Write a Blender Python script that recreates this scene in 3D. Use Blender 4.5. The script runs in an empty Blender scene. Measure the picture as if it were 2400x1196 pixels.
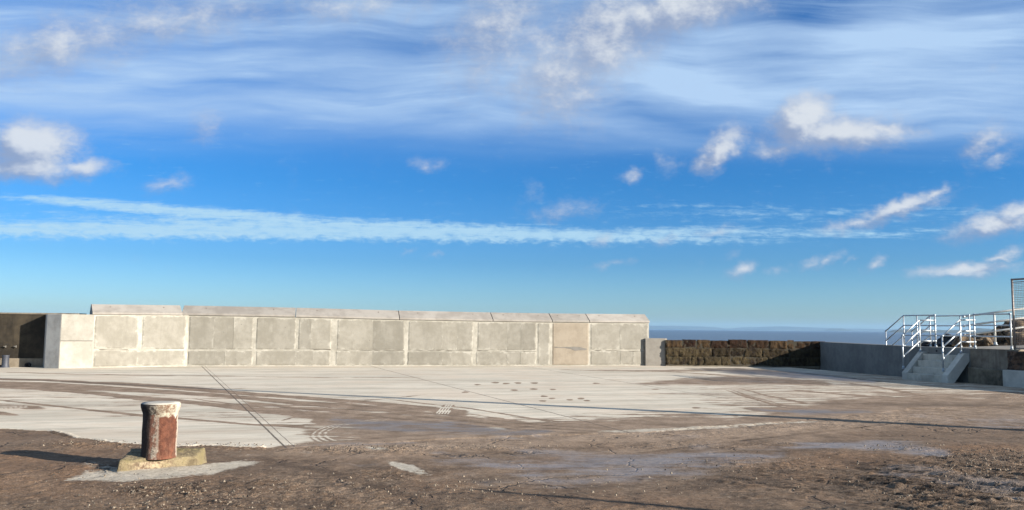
import bpy, bmesh, math, random
import numpy as np
from mathutils import Vector, Matrix, noise as mnoise

random.seed(7)
R = math.radians
sc = bpy.context.scene
COL = sc.collection

# ------------------------------------------------------------------ camera
W0, H0, F0 = 2400.0, 1196.0, 1900.0
EYE = 1.6
cam_d = bpy.data.cameras.new('camera')
cam = bpy.data.objects.new('camera', cam_d); COL.objects.link(cam)
cam_d.sensor_width = 36.0
cam_d.lens = 36.0 * F0 / W0
cam_d.clip_start = 0.05
cam_d.clip_end = 60000
PITCH, ROLL = R(5.12), R(0.57)
cam.matrix_world = (Matrix.Translation((0, 0, EYE)) @ Matrix.Rotation(R(90) + PITCH, 4, 'X') @ Matrix.Rotation(ROLL, 4, 'Z'))
sc.camera = cam
CR = cam.matrix_world.to_3x3()
CI = np.array(CR.inverted())

# ------------------------------------------------------------------ light
SUN_DIR = Vector((0.92, -0.39, 0.0)).normalized()          # horizontal direction towards the sun
SUN_EL = R(17.2)
sun_v = Vector((SUN_DIR.x * math.cos(SUN_EL), SUN_DIR.y * math.cos(SUN_EL), math.sin(SUN_EL)))
sl = bpy.data.lights.new('sun', 'SUN'); sl.energy = 5.0; sl.angle = R(0.5); sl.color = (1.0, 0.91, 0.79)
so = bpy.data.objects.new('sun', sl); COL.objects.link(so)
so.rotation_euler = (-sun_v).to_track_quat('-Z', 'Y').to_euler()
sc.view_settings.view_transform = 'Standard'
sc.view_settings.look = 'None'
sc.view_settings.gamma = 1.0
sc.view_settings.exposure = 1.45
sc.view_settings.use_curve_mapping = False
sc.cycles.max_bounces = 6
sc.cycles.volume_bounces = 0
sc.cycles.volume_max_steps = 64

# ------------------------------------------------------------------ reading positions off the photograph
def ray(px, py):
    return (CR @ Vector((px - W0 / 2, H0 / 2 - py, -F0))).normalized()
def G(px, py, z=0.0):
    d = ray(px, py); t = (z - EYE) / d.z
    return Vector((d.x * t, d.y * t, z))
def D(px, py):                                            # azimuth, elevation in degrees
    d = ray(px, py)
    a = math.atan2(d.x, d.y)
    return math.degrees(a), math.degrees(math.tan(math.asin(d.z)) / math.cos(max(-.9, min(.9, a))))
def project(P):                                            # numpy (n,3) -> photo pixels
    q = (P - np.array([0, 0, EYE])) @ CI.T
    w = np.maximum(-q[:, 2], 0.05)
    return W0 / 2 + F0 * q[:, 0] / w, H0 / 2 - F0 * q[:, 1] / w

# ------------------------------------------------------------------ node helper
class NB:
    def __init__(s, tree): s.t = tree
    def n(s, typ, ins=None, out=0, **props):
        nd = s.t.nodes.new(typ)
        for k, v in props.items(): setattr(nd, k, v)
        if ins:
            for k, v in ins.items():
                i = nd.inputs[k]
                if hasattr(v, 'is_output') or isinstance(v, bpy.types.NodeSocket): s.t.links.new(v, i)
                else: i.default_value = v
        return nd.outputs[out] if out is not None else nd
    def m(s, op, a, b=0.0, c=0.0, clamp=False):
        return s.n('ShaderNodeMath', {0: a, 1: b, 2: c}, operation=op, use_clamp=clamp)
    def add(s, a, b): return s.m('ADD', a, b)
    def sub(s, a, b): return s.m('SUBTRACT', a, b)
    def mul(s, a, b): return s.m('MULTIPLY', a, b)
    def mx(s, a, b): return s.m('MAXIMUM', a, b)
    def sat(s, a): return s.m('ADD', a, 0.0, clamp=True)
    def ss(s, v, a, b, lo=0.0, hi=1.0):
        return s.n('ShaderNodeMapRange', {0: v, 1: a, 2: b, 3: lo, 4: hi}, interpolation_type='SMOOTHSTEP')
    def mix(s, f, a, b, mode='MIX'):
        nd = s.n('ShaderNodeMix', None, out=None, data_type='RGBA', blend_type=mode)
        for k, v in ((0, f), (6, a), (7, b)):
            if isinstance(v, bpy.types.NodeSocket): s.t.links.new(v, nd.inputs[k])
            else: nd.inputs[k].default_value = (*v, 1) if isinstance(v, tuple) and len(v) == 3 else v
        return nd.outputs[2]
    def noise(s, vec, scale, detail=4, rough=0.55, dist=0.0, dim='3D'):
        return s.n('ShaderNodeTexNoise', {'Vector': vec, 'Scale': scale, 'Detail': detail, 'Roughness': rough, 'Distortion': dist}, noise_dimensions=dim)
    def mapping(s, vec, loc=(0, 0, 0), rot=(0, 0, 0), scale=(1, 1, 1), typ='POINT'):
        return s.n('ShaderNodeMapping', {'Vector': vec, 'Location': loc, 'Rotation': rot, 'Scale': scale}, vector_type=typ)
    def sep(s, v): return s.n('ShaderNodeSeparateXYZ', {0: v}, out=None).outputs
    def comb(s, x=0.0, y=0.0, z=0.0): return s.n('ShaderNodeCombineXYZ', {0: x, 1: y, 2: z})
    def attr(s, name): return s.n('ShaderNodeAttribute', attribute_name=name, out=2)
    def pos(s): return s.n('ShaderNodeNewGeometry')
    def obj(s): return s.n('ShaderNodeTexCoord', out=3)
    def rand(s): return s.n('ShaderNodeObjectInfo', out=5)
    def bump(s, h, strength=0.5, dist=0.02, normal=None):
        i = {'Height': h, 'Strength': strength, 'Distance': dist}
        if normal is not None: i['Normal'] = normal
        return s.n('ShaderNodeBump', i)

def new_mat(name):
    m = bpy.data.materials.new(name); m.use_nodes = True
    b = NB(m.node_tree); p = m.node_tree.nodes['Principled BSDF']
    def out(color=None, rough=None, normal=None, metal=None, spec=None):
        for k, v in (('Base Color', color), ('Roughness', rough), ('Normal', normal), ('Metallic', metal), ('Specular IOR Level', spec)):
            if v is None: continue
            if isinstance(v, bpy.types.NodeSocket): m.node_tree.links.new(v, p.inputs[k])
            else: p.inputs[k].default_value = (*v, 1) if isinstance(v, tuple) else v
    return m, b, out

# ------------------------------------------------------------------ sky
world = bpy.data.worlds.new('World'); sc.world = world
world.use_nodes = True
wt = world.node_tree; wt.nodes.clear(); b = NB(wt)
SKY_STRENGTH = 0.05
sky = b.n('ShaderNodeTexSky', sky_type='NISHITA', sun_disc=False, sun_elevation=SUN_EL,
          sun_rotation=math.atan2(SUN_DIR.x, SUN_DIR.y), air_density=1.0, dust_density=0.6, ozone_density=1.6, altitude=0.0)
dirv = b.n('ShaderNodeTexCoord', out=0)
sx, sy, sz = b.sep(dirv)
az = b.mul(b.m('ARCTAN2', sx, sy), 180 / math.pi)
el = b.mul(b.m('ARCSINE', sz), 180 / math.pi)
elv = b.m('DIVIDE', b.m('TANGENT', b.mul(el, math.pi / 180)), b.m('COSINE', b.m('MINIMUM', b.mx(b.mul(az, math.pi / 180), -0.9), 0.9)))
elv = b.m('MINIMUM', b.mul(elv, 180 / math.pi), 200.0)      # height above the horizon, straight trails stay straight
ae = b.comb(az, elv, 0.0)
# air colour by elevation
rp = b.n('ShaderNodeValToRGB', {0: b.m('DIVIDE', el, 90.0, clamp=True)}, out=None)
TINT = [(0.0, (1.0, 1.0, 1.0)), (1.0, (1.0, 1.0, 1.0))]
TINT = [(0.0, (0.66, 0.96, 1.32)), (0.020, (0.48, 0.84, 1.42)), (0.05, (0.28, 0.63, 1.17)), (0.111, (0.150, 0.57, 1.12)), (0.153, (0.20, 0.60, 1.15)), (0.278, (0.38, 0.72, 1.18)), (0.42, (0.50, 0.62, 0.78)), (1.0, (0.55, 0.62, 0.70))]
while len(rp.color_ramp.elements) < len(TINT): rp.color_ramp.elements.new(0.5)
for e, (p_, c_) in zip(rp.color_ramp.elements, TINT):
    e.position = p_
for e, (p_, c_) in zip(rp.color_ramp.elements, TINT):
    e.color = (*c_, 1)
base = b.mix(1.0, sky, rp.outputs[0], 'MULTIPLY')

# wisps: domain-warped azimuth/elevation
wn = b.noise(b.mapping(ae, scale=(0.05, 0.16, 1)), 1.0, 3, 0.5)
wnc = b.n('ShaderNodeTexNoise', {'Vector': b.mapping(ae, scale=(0.10, 0.14, 1)), 'Scale': 1.0, 'Detail': 1.5, 'Roughness': 0.5}, out=1)
warp = b.n('ShaderNodeVectorMath', {0: wnc, 1: (0.5, 0.5, 0.5)}, operation='SUBTRACT')
warp2 = b.n('ShaderNodeVectorMath', {0: warp, 'Scale': 2.4}, operation='SCALE')
warp3 = b.n('ShaderNodeVectorMath', {0: warp2, 1: (1, 1, 0)}, operation='MULTIPLY')
aew = b.n('ShaderNodeVectorMath', {0: ae, 1: warp3}, operation='ADD')

def blobs(bb, vec, items):
    """soft ellipses: (cx, cy, a, b, tilt, weight) in photo pixels -> maximum field"""
    acc = None
    for cx, cy, a, h, tilt, wgt in items:
        A, E = D(cx, cy)
        k = 57.3 / F0 * math.cos(math.atan(abs(cx - 1200) / F0)) ** 1.3
        mp = bb.mapping(vec, loc=(A, E, 0), rot=(0, 0, R(tilt)), scale=(a * k * 1.35, h * k * 1.35, 1), typ='TEXTURE')
        g = bb.n('ShaderNodeTexGradient', {0: mp}, out=1, gradient_type='SPHERICAL')
        g = bb.mul(g, wgt)
        acc = g if acc is None else bb.mx(acc, g)
    return acc

# high thin streaks
st1 = b.noise(b.mapping(aew, rot=(0, 0, R(7)), scale=(0.050, 0.36, 1)), 1.0, 7, 0.54, 0.0)
st2 = b.noise(b.mapping(aew, rot=(0, 0, R(-9)), scale=(0.085, 0.70, 1)), 1.0, 6, 0.6, 0.0)
lim = b.add(elv, b.mul(b.sub(wn, 0.5), 3.0))
band_hi = b.ss(lim, 11.2, 16.5)
st3 = b.noise(b.mapping(aew, rot=(0, 0, R(11)), scale=(0.10, 1.3, 1)), 1.0, 6, 0.62, 0.0)
streak = b.add(b.mul(b.sub(st3, 0.46), 0.8), b.add(b.ss(st1, 0.36, 0.72), b.mul(b.ss(st2, 0.45, 0.75), 0.45)))
boost = blobs(b, aew, [(1950, 110, 520, 130, -4, 1.0), (1640, 195, 380, 70, -10, 1.15), (1450, 300, 420, 36, -14, 1.0), (1250, 225, 260, 60, -20, .7), (2050, 330, 330, 26, 3, .8), (2250, 200, 300, 70, 0, .9), (1420, 330, 480, 34, -12, .8), (250, 240, 520, 50, -4, .8),
                       (1000, 175, 420, 50, -8, .75), (350, 160, 120, 30, -8, .6), (1250, 210, 200, 70, 0, .8), (900, 290, 500, 40, -8, .6), (2150, 325, 300, 20, 4, .6), (1100, 350, 420, 16, -3, .7)])
gap = blobs(b, aew, [(1880, 40, 200, 130, 40, 1.0), (1000, 60, 160, 60, 0, .25)])
veil = b.sat(b.mul(band_hi, b.add(b.mul(streak, 0.50), b.mul(boost, 0.50))))
veil = b.sat(b.add(b.sub(veil, b.mul(gap, 0.55)), b.mul(band_hi, 0.27)))

# trail band across the sky
fine = b.noise(b.mapping(ae, rot=(0, 0, R(-3)), scale=(0.40, 3.6, 1)), 1.0, 9, 0.72, 0.5)
fine2 = b.noise(b.mapping(ae, scale=(1.1, 2.2, 1)), 1.0, 6, 0.65, 0.3)
trail = blobs(b, ae, [(-100, 548, 1200, 34, 0, 1.5), (500, 545, 900, 30, 0, 1.5), (900, 542, 700, 30, -1.5, 1.4), (1200, 550, 560, 17, -1, 1.6), (1600, 546, 340, 17, 1, 1.0),
                      (380, 492, 340, 17, -5.5, 1.4), (200, 474, 180, 10, -5, 1.3), (620, 512, 260, 20, -5, 1.2), (1950, 548, 230, 14, 0, .8), (2180, 540, 90, 10, 0, .5),
                      (1800, 500, 420, 26, -1, .42), (2250, 500, 200, 22, 0, .40)])
trail = b.add(b.mul(trail, 0.95), b.mul(b.sub(b.add(b.mul(fine, 0.6), b.mul(fine2, 0.4)), 0.5), 2.3))
trail = b.mul(b.mul(b.ss(trail, 0.10, 1.0), 0.90), b.ss(b.add(b.mul(fine, .6), b.mul(fine2, .4)), 0.30, 0.56, 0.62, 1.0))
trail = b.mul(trail, b.ss(b.add(elv, b.mul(b.sub(fine2, 0.5), 1.6)), 5.75, 6.5))

# small low clouds, lit from the right
gcl = bpy.data.node_groups.new('cloud_field', 'ShaderNodeTree')
gcl.interface.new_socket('Vector', in_out='INPUT', socket_type='NodeSocketVector')
gcl.interface.new_socket('Value', in_out='OUTPUT', socket_type='NodeSocketFloat')
gi = gcl.nodes.new('NodeGroupInput'); go = gcl.nodes.new('NodeGroupOutput'); gb = NB(gcl)
v = gi.outputs[0]
q = gb.n('ShaderNodeTexNoise', {'Vector': v, 'Scale': 0.9, 'Detail': 3, 'Roughness': 0.55}, out=1)
q = gb.n('ShaderNodeVectorMath', {0: q, 1: (0.5, 0.5, 0.5)}, operation='SUBTRACT')
q = gb.n('ShaderNodeVectorMath', {0: q, 1: (1.5, 1.1, 0)}, operation='MULTIPLY')
vw = gb.n('ShaderNodeVectorMath', {0: v, 1: q}, operation='ADD')
CL = [(75, 345, 120, 85, 0, 1.7), (60, 390, 150, 55, 0, 1.4), (185, 390, 90, 42, -8, 1.1), (395, 432, 70, 30, 12, .8), (480, 300, 60, 50, 40, .55), (1000, 386, 46, 24, 0, .62),
      (1482, 410, 36, 20, 10, .75), (1570, 385, 40, 42, 50, .55), (1690, 350, 85, 42, 48, 1.35), (1880, 285, 90, 65, 50, 1.8), (1960, 312, 170, 56, 4, 1.45), (2075, 305, 95, 34, -5, 1.15),
      (1830, 350, 90, 30, 10, .95), (2305, 335, 70, 42, 55, 1.0), (2345, 370, 60, 26, 30, .7), (2110, 488, 130, 26, 22, 1.25), (2010, 525, 100, 22, 12, 1.05), (2195, 455, 55, 20, 35, 1.1),
      (2340, 528, 130, 40, 18, 1.3), (2395, 495, 70, 32, 20, 1.2), (2255, 634, 120, 26, 6, 1.25), (2345, 603, 60, 18, 30, 1.0), (1745, 632, 50, 22, 25, 1.0), (1900, 618, 60, 18, 18, .8),
      (1940, 615, 55, 18, 30, .85), (1820, 636, 40, 14, 0, .65), (2048, 620, 38, 20, 45, .8), (1435, 620, 56, 13, 12, .68), (1310, 495, 110, 36, 10, .58), (1250, 460, 40, 40, 60, .4), (1410, 563, 46, 18, 30, .58),
      (1560, 562, 60, 20, 15, .62), (1672, 548, 60, 18, 15, .62), (960, 592, 26, 9, 20, .5), (1020, 597, 36, 10, 10, .5), (2280, 490, 30, 20, 40, .5), (1990, 612, 26, 10, 40, .5), (1700, 604, 50, 12, 10, .42),
      (1310, 170, 150, 150, 60, 1.15), (1420, 90, 260, 120, 40, 1.3), (1590, 20, 300, 80, 20, 1.4), (1170, 70, 200, 140, 50, .95), (120, 115, 240, 100, 18, 1.0), (380, 50, 360, 90, 12, .85), (800, 15, 300, 60, 5, .7), (2330, 160, 40, 30, 50, .4)]
f = blobs(gb, vw, CL)
nz = gb.noise(v, 0.55, 9, 0.52, 0.2)
f = gb.add(f, gb.mul(gb.sub(nz, 0.5), 1.0))
gcl.links.new(f, go.inputs[0])
def field(vec):
    nd = wt.nodes.new('ShaderNodeGroup'); nd.node_tree = gcl
    wt.links.new(vec, nd.inputs[0]); return nd.outputs[0]
F1 = field(ae)
F2 = field(b.n('ShaderNodeVectorMath', {0: ae, 1: (0.8, 0.9, 0)}, operation='ADD'))
F1d = b.add(F1, b.mul(b.sub(b.noise(b.mapping(ae, rot=(0, 0, R(-25)), scale=(2.2, 3.6, 1)), 1.0, 6, 0.68), 0.5), 0.55))
dens = b.mul(b.ss(F1d, 0.08, 1.15), 0.92)
dens = b.mul(dens, b.ss(el, 1.5, 4.0))
lit = b.ss(b.sub(F1d, F2), -0.42, 0.55)
lit = b.mul(lit, b.ss(F1, 0.25, 1.25, 0.45, 1.0))
K = 1.0 / SKY_STRENGTH / 2 ** 1.45
def kc(c, s=1.0): return tuple(x * K * s for x in c)
cirrus_c = kc((0.46, 0.65, 0.91))
trail_c = kc((0.47, 0.72, 0.90))
shade_c = kc((0.30, 0.38, 0.56))
bright_c = kc((0.74, 0.78, 0.83))
skyc = b.mix(veil, base, cirrus_c)
skyc = b.mix(trail, skyc, trail_c)
cc = b.mix(lit, shade_c, bright_c)
skyc = b.mix(dens, skyc, cc)
bg = b.n('ShaderNodeBackground', {'Color': skyc, 'Strength': SKY_STRENGTH})
wo = wt.nodes.new('ShaderNodeOutputWorld'); wt.links.new(bg, wo.inputs[0])
world.cycles.sampling_method = 'MANUAL'; world.cycles.sample_map_resolution = 512

# ------------------------------------------------------------------ object helpers
def tag(o, label=None, cat=None, group=None, kind=None):
    if label: o['label'] = label
    if cat: o['category'] = cat
    if group: o['group'] = group
    if kind: o['kind'] = kind
    return o
def empty(name, loc, label, cat, group=None, rz=0.0):
    o = bpy.data.objects.new(name, None); COL.objects.link(o)
    o.location = loc; o.rotation_euler = (0, 0, rz); o.empty_display_size = 0.2
    return tag(o, label, cat, group)
def link(name, me, mat=None, parent=None):
    o = bpy.data.objects.new(name, me); COL.objects.link(o)
    if mat: me.materials.append(mat)
    if parent is not None: o.parent = parent; o.matrix_parent_inverse = Matrix.Identity(4)
    return o
def mesh_from(verts, faces, smooth=False):
    me = bpy.data.meshes.new('mesh'); me.from_pydata([tuple(v) for v in verts], [], faces); me.update()
    if smooth:
        me.polygons.foreach_set('use_smooth', [True] * len(me.polygons))
    return me
def bm_mesh(bm, smooth=False):
    me = bpy.data.meshes.new('mesh'); bmesh.ops.recalc_face_normals(bm, faces=bm.faces); bm.to_mesh(me); bm.free()
    if smooth: me.polygons.foreach_set('use_smooth', [True] * len(me.polygons))
    return me
def tube(bm, p, q, r, seg=10, cap=True):
    p, q = Vector(p), Vector(q); d = (q - p)
    L = d.length
    if L < 1e-5: return
    rot = d.to_track_quat('Z', 'Y').to_matrix().to_4x4()
    bmesh.ops.create_cone(bm, cap_ends=cap, segments=seg, radius1=r, radius2=r, depth=L, matrix=Matrix.Translation((p + q) / 2) @ rot)
def ball(bm, p, r):
    bmesh.ops.create_uvsphere(bm, u_segments=10, v_segments=8, radius=r, matrix=Matrix.Translation(p))
def polytube(bm, pts, r, seg=10):
    for a, c in zip(pts[:-1], pts[1:]): tube(bm, a, c, r, seg)
    for a in pts[1:-1]: ball(bm, a, r)
def hexa(bm, c8):
    vs = [bm.verts.new(c) for c in c8]
    for f in ((0, 3, 2, 1), (4, 5, 6, 7), (0, 1, 5, 4), (1, 2, 6, 5), (2, 3, 7, 6), (3, 0, 4, 7)): bm.faces.new([vs[i] for i in f])
def prism(bm, prof, o, u, v, w, L0, L1):
    """polygon prof [(a,b)] in axes u,v swept along w from L0 to L1"""
    A = [bm.verts.new(o + u * a + v * c + w * L0) for a, c in prof]
    B = [bm.verts.new(o + u * a + v * c + w * L1) for a, c in prof]
    n = len(prof)
    bm.faces.new(A); bm.faces.new(B[::-1])
    for i in range(n): bm.faces.new((A[i], B[i], B[(i + 1) % n], A[(i + 1) % n]))
def bevel(o, w=0.01, seg=2):
    m = o.modifiers.new('bevel', 'BEVEL'); m.width = w; m.segments = seg; m.limit_method = 'ANGLE'; m.angle_limit = R(35)
    return o
def rough_sheet(fn, nu, nv, thick=None):
    verts = [fn(i / (nu - 1), j / (nv - 1)) for j in range(nv) for i in range(nu)]
    faces = [(j * nu + i, j * nu + i + 1, (j + 1) * nu + i + 1, (j + 1) * nu + i) for j in range(nv - 1) for i in range(nu - 1)]
    return verts, faces
Z = Vector((0, 0, 1))

# numpy value noise
def vnoise(x, y, seed=0):
    xi = np.floor(x).astype(np.int64); yi = np.floor(y).astype(np.int64)
    fx = x - xi; fy = y - yi
    fx = fx * fx * (3 - 2 * fx); fy = fy * fy * (3 - 2 * fy)
    def h(a, c):
        n = (a * 374761393 + c * 668265263 + seed * 1442695041) & 0xffffffff
        n = ((n ^ (n >> 13)) * 1274126177) & 0xffffffff
        return ((n ^ (n >> 16)) & 0xffff) / 65535.0
    a = h(xi, yi); bb_ = h(xi + 1, yi); c = h(xi, yi + 1); d = h(xi + 1, yi + 1)
    return (a * (1 - fx) + bb_ * fx) * (1 - fy) + (c * (1 - fx) + d * fx) * fy
def fbm(x, y, scale, octv=4, seed=0, gain=0.5):
    s = 0; a = 1.0; t = 0
    for o in range(octv):
        s = s + a * vnoise(x * scale * 2 ** o + 17.3 * o, y * scale * 2 ** o - 9.1 * o, seed + o); t += a; a *= gain
    return s / t
def smooth(e0, e1, v):
    t = np.clip((v - e0) / (e1 - e0), 0, 1); return t * t * (3 - 2 * t)

# ------------------------------------------------------------------ wall lines on the quay
W_A = G(137, 864); W_B = G(440, 859.0); W_C = G(1517, 857.2)
W_A.z = W_B.z = W_C.z = 0
ES = Vector((-0.266, 0.964, 0)).normalized(); EN = Vector((0.964, 0.266, 0)).normalized()
Q0 = Vector((14.57, 25.93, 0))
def S(s, n, z=0.0): return Q0 + ES * s + EN * n + Z * z
SW_L = G(1560, 858.2); SW_R = G(1922, 861.6)               # stone wall ends
SW_R.z = SW_L.z = 0
GW_A = SW_R.copy(); GW_B = S(2.6, 0)

# ------------------------------------------------------------------ materials
def mat_slabground():
    m, b, out = new_mat('quay_surface')
    P = b.pos()
    mud0 = b.attr('mud'); wet0 = b.attr('wet'); rough0 = b.attr('rough'); light0 = b.attr('light'); slab = b.attr('slab'); ruts = b.attr('ruts')
    px, py, pz = b.sep(P)
    # wall-parallel frame: brushing of the slab runs along the wall
    th = math.atan2((W_C - W_B).y, (W_C - W_B).x)
    Pw = b.mapping(P, rot=(0, 0, -th))
    big = b.noise(P, 0.35, 5, 0.6)
    mid = b.noise(P, 2.2, 6, 0.62)
    fin = b.noise(P, 14.0, 6, 0.65)
    vfin = b.noise(P, 60.0, 3, 0.6)
    trk0 = b.noise(b.mapping(P, rot=(0, 0, R(24)), scale=(0.5, 4.0, 1)), 1.0, 7, 0.7, 0.2)
    brush = b.noise(b.mapping(Pw, scale=(0.35, 7.0, 1)), 1.0, 6, 0.65)
    brush2 = b.noise(b.mapping(Pw, scale=(1.6, 26.0, 1)), 1.0, 4, 0.6)
    strk = b.noise(b.mapping(Pw, scale=(0.13, 1.1, 1)), 1.0, 7, 0.68)
    strk2 = b.noise(b.mapping(Pw, scale=(0.45, 3.2, 1)), 1.0, 6, 0.7, 0.3)
    cA = b.mix(b.ss(b.add(b.mul(strk, 0.5), b.add(b.mul(strk2, 0.3), b.mul(big, 0.2))), 0.40, 0.60), (0.38, 0.345, 0.28), (0.68, 0.625, 0.52))
    cA = b.mix(b.mul(b.ss(brush2, 0.42, 0.60), 0.45), cA, (0.36, 0.32, 0.255))
    spots = b.ss(b.noise(b.mapping(Pw, scale=(2.2, 4.0, 1)), 1.0, 3, 0.6), 0.66, 0.72)
    cA = b.mix(b.mul(spots, 0.45), cA, (0.36, 0.31, 0.25))
    cA = b.mix(b.mul(b.ss(strk2, 0.56, 0.68), 0.55), cA, (0.31, 0.26, 0.205))
    dsh = b.noise(b.mapping(Pw, scale=(0.5, 2.4, 1)), 1.0, 8, 0.78, 0.2)
    cA = b.mix(b.mul(b.ss(dsh, 0.50, 0.62), 0.62), cA, (0.30, 0.262, 0.210))
    cA = b.mix(b.mul(b.ss(b.noise(P, 45.0, 3, 0.7), 0.50, 0.66), 0.22), cA, (0.30, 0.27, 0.22))
    # thin dirt film over the slab
    film = b.mul(b.ss(b.add(b.mul(big, 0.5), b.mul(b.noise(b.mapping(Pw, scale=(0.25, 2.2, 1)), 1.0, 5, 0.65), 0.5)), 0.43, 0.62), 0.62)
    cA = b.mix(film, cA, (0.42, 0.34, 0.26))
    # mud
    mudc = b.mix(b.ss(mid, 0.34, 0.66), (0.052, 0.030, 0.018), (0.112, 0.069, 0.042))
    mudc = b.mix(b.mul(b.ss(fin, 0.46, 0.66), 0.60), mudc, (0.150, 0.106, 0.072))
    mudc = b.mix(b.mul(b.ss(b.noise(P, 22.0, 4, 0.7), 0.56, 0.68), 0.55), mudc, (0.034, 0.023, 0.016))
    ochre = b.add(b.mul(b.ss(b.noise(P, 0.8, 5, 0.6), 0.50, 0.68), 0.35), b.mul(b.attr('warm'), b.ss(mid, 0.3, 0.7, 0.35, 0.8)))
    mudc = b.mix(ochre, mudc, (0.130, 0.070, 0.036))
    dark = b.ss(b.noise(P, 5.0, 7, 0.75), 0.56, 0.70)
    mudc = b.mix(b.mul(dark, b.mul(rough0, 0.75)), mudc, (0.026, 0.019, 0.014))
    grit = b.ss(b.noise(P, 30.0, 2, 0.5), 0.66, 0.72)
    mudc = b.mix(b.mul(grit, b.mul(rough0, 0.6)), mudc, (0.38, 0.32, 0.25))
    trk = b.noise(b.mapping(P, rot=(0, 0, R(24)), scale=(0.16, 4.2, 1)), 1.0, 7, 0.68, 0.15)
    pat = b.noise(b.mapping(Pw, scale=(1.3, 3.0, 1)), 1.0, 8, 0.75)
    mk = b.add(mud0, b.mul(b.sub(b.add(b.mul(trk, 0.42), b.add(b.mul(strk2, 0.20), b.mul(pat, 0.38))), 0.5), 3.4))
    mk = b.ss(mk, 0.30, 0.72)
    thin = b.ss(mk, 0.0, 1.0, 0.0, 0.93)
    mudc_s = b.mix(b.attr('slabmix'), mudc, b.mix(b.ss(mid, .35, .65), (0.125, 0.085, 0.057), (0.215, 0.155, 0.110)))
    col = b.mix(thin, cA, mudc_s)
    tn = b.attr('tone')
    tn = b.mul(tn, b.ss(b.noise(b.mapping(P, scale=(1.2, 1.2, 1)), 1.0, 7, 0.7), 0.36, 0.60, 0.35, 1.2))
    mudf = b.mul(b.m('SUBTRACT', 1.0, b.mul(slab, b.m('SUBTRACT', 1.0, mk))), 1.0)
    col = b.mix(b.mul(b.mx(tn, 0.0), b.mul(mudf, .62)), col, (0.235, 0.175, 0.126))
    col = b.mix(b.mul(b.mx(b.mul(tn, -1.0), 0.0), b.mul(mudf, 1.0)), col, (0.045, 0.031, 0.022))
    # pale concrete scraped clear in the mud
    lk = b.ss(b.add(light0, b.mul(b.sub(b.add(b.mul(b.noise(P, 1.6, 7, 0.7), .6), b.mul(fin, .4)), 0.5), 3.2)), 0.30, 0.75)
    col = b.mix(b.mul(lk, 0.85), col, b.mix(mid, (0.27, 0.24, 0.19), (0.47, 0.43, 0.36)))
    # wetness: glossy, darker on slab; off it a pale sky sheen is painted in
    wk = b.ss(b.add(wet0, b.mul(b.sub(b.add(b.mul(mid, .4), b.mul(trk0, .6)), 0.5), 2.6)), 0.30, 0.95)
    col = b.mix(b.mul(wk, b.add(0.55, b.mul(slab, 0.2))), col, b.mix(slab, b.mix(mid, (0.145, 0.118, 0.100), (0.215, 0.182, 0.158)), b.mix(mid, (0.075, 0.060, 0.048), (0.150, 0.120, 0.095))))
    g1 = b.noise(P, 48.0, 3, 0.7); g2 = b.noise(P, 13.0, 5, 0.7)
    gm = b.add(b.ss(g1, 0.34, 0.66, 0.0, 0.75), b.ss(g2, 0.34, 0.66, 0.0, 0.65))       # 0..1.4 grit
    gf = b.mul(mudf, b.add(0.42, b.mul(rough0, 0.55)))
    gfac = b.add(1.0, b.mul(b.sub(gm, 0.62), gf))
    gfac = b.mul(gfac, b.m('SUBTRACT', 1.0, b.mul(b.ss(b.noise(b.mapping(P, rot=(0, 0, R(44)), scale=(3.0, 15.0, 1)), 1.0, 4, 0.6), 0.50, 0.62), b.mul(ruts, 0.95))))
    col = b.mix(1.0, col, b.comb(gfac, gfac, gfac), 'MULTIPLY')
    # joints between slabs
    jm = None
    for (p, q, w) in JOINTS:
        d = (q - p).normalized(); nrm = Vector((-d.y, d.x))
        c = nrm.x * p.x + nrm.y * p.y
        e = b.sub(b.add(b.mul(px, nrm.x), b.mul(py, nrm.y)), c)
        e = b.m('ABSOLUTE', b.add(e, b.mul(b.sub(mid, 0.5), 0.03)))
        k = b.ss(e, w * 0.55, w * 1.25, 1.0, 0.0)
        jm = k if jm is None else b.mx(jm, k)
    jm = b.mul(jm, slab)
    col = b.mix(b.mul(jm, b.ss(fin, 0.25, 0.55, 0.55, 0.95)), col, (0.075, 0.060, 0.050))
    # fine cracks in the old surface
    vor = b.n('ShaderNodeTexVoronoi', {'Vector': b.n('ShaderNodeVectorMath', {0: P, 1: b.n('ShaderNodeTexNoise', {'Vector': P, 'Scale': 1.5, 'Detail': 5}, out=1)}, operation='ADD'), 'Scale': 0.55}, feature='DISTANCE_TO_EDGE')
    crack = b.mul(b.ss(vor, 0.004, 0.016, 1.0, 0.0), b.mul(b.m('SUBTRACT', 1.0, slab), b.ss(b.noise(P, 0.9, 3), 0.45, 0.6)))
    col = b.mix(b.mul(crack, 0.5), col, (0.05, 0.04, 0.035))
    ro = b.m('SUBTRACT', 0.95, b.mul(wk, 0.53))
    # relief
    rk = b.mx(rough0, 0.10)
    h = b.mul(b.add(b.mul(b.noise(P, 24.0, 5, 0.65), 0.7), b.mul(vfin, 0.45)), rk)
    tp = b.mapping(P, rot=(0, 0, R(44)), scale=(3.0, 15.0, 1))
    tred = b.noise(tp, 1.0, 4, 0.6)
    h = b.add(h, b.mul(b.mul(tred, ruts), 1.6))
    h = b.sub(h, b.mul(crack, 0.5))
    h = b.add(h, b.mul(b.mul(brush2, slab), 0.10))
    bmp = b.bump(h, 1.0, 0.035)
    out(col, ro, bmp, spec=b.add(0.12, b.mul(wk, 0.30)))
    return m

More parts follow.
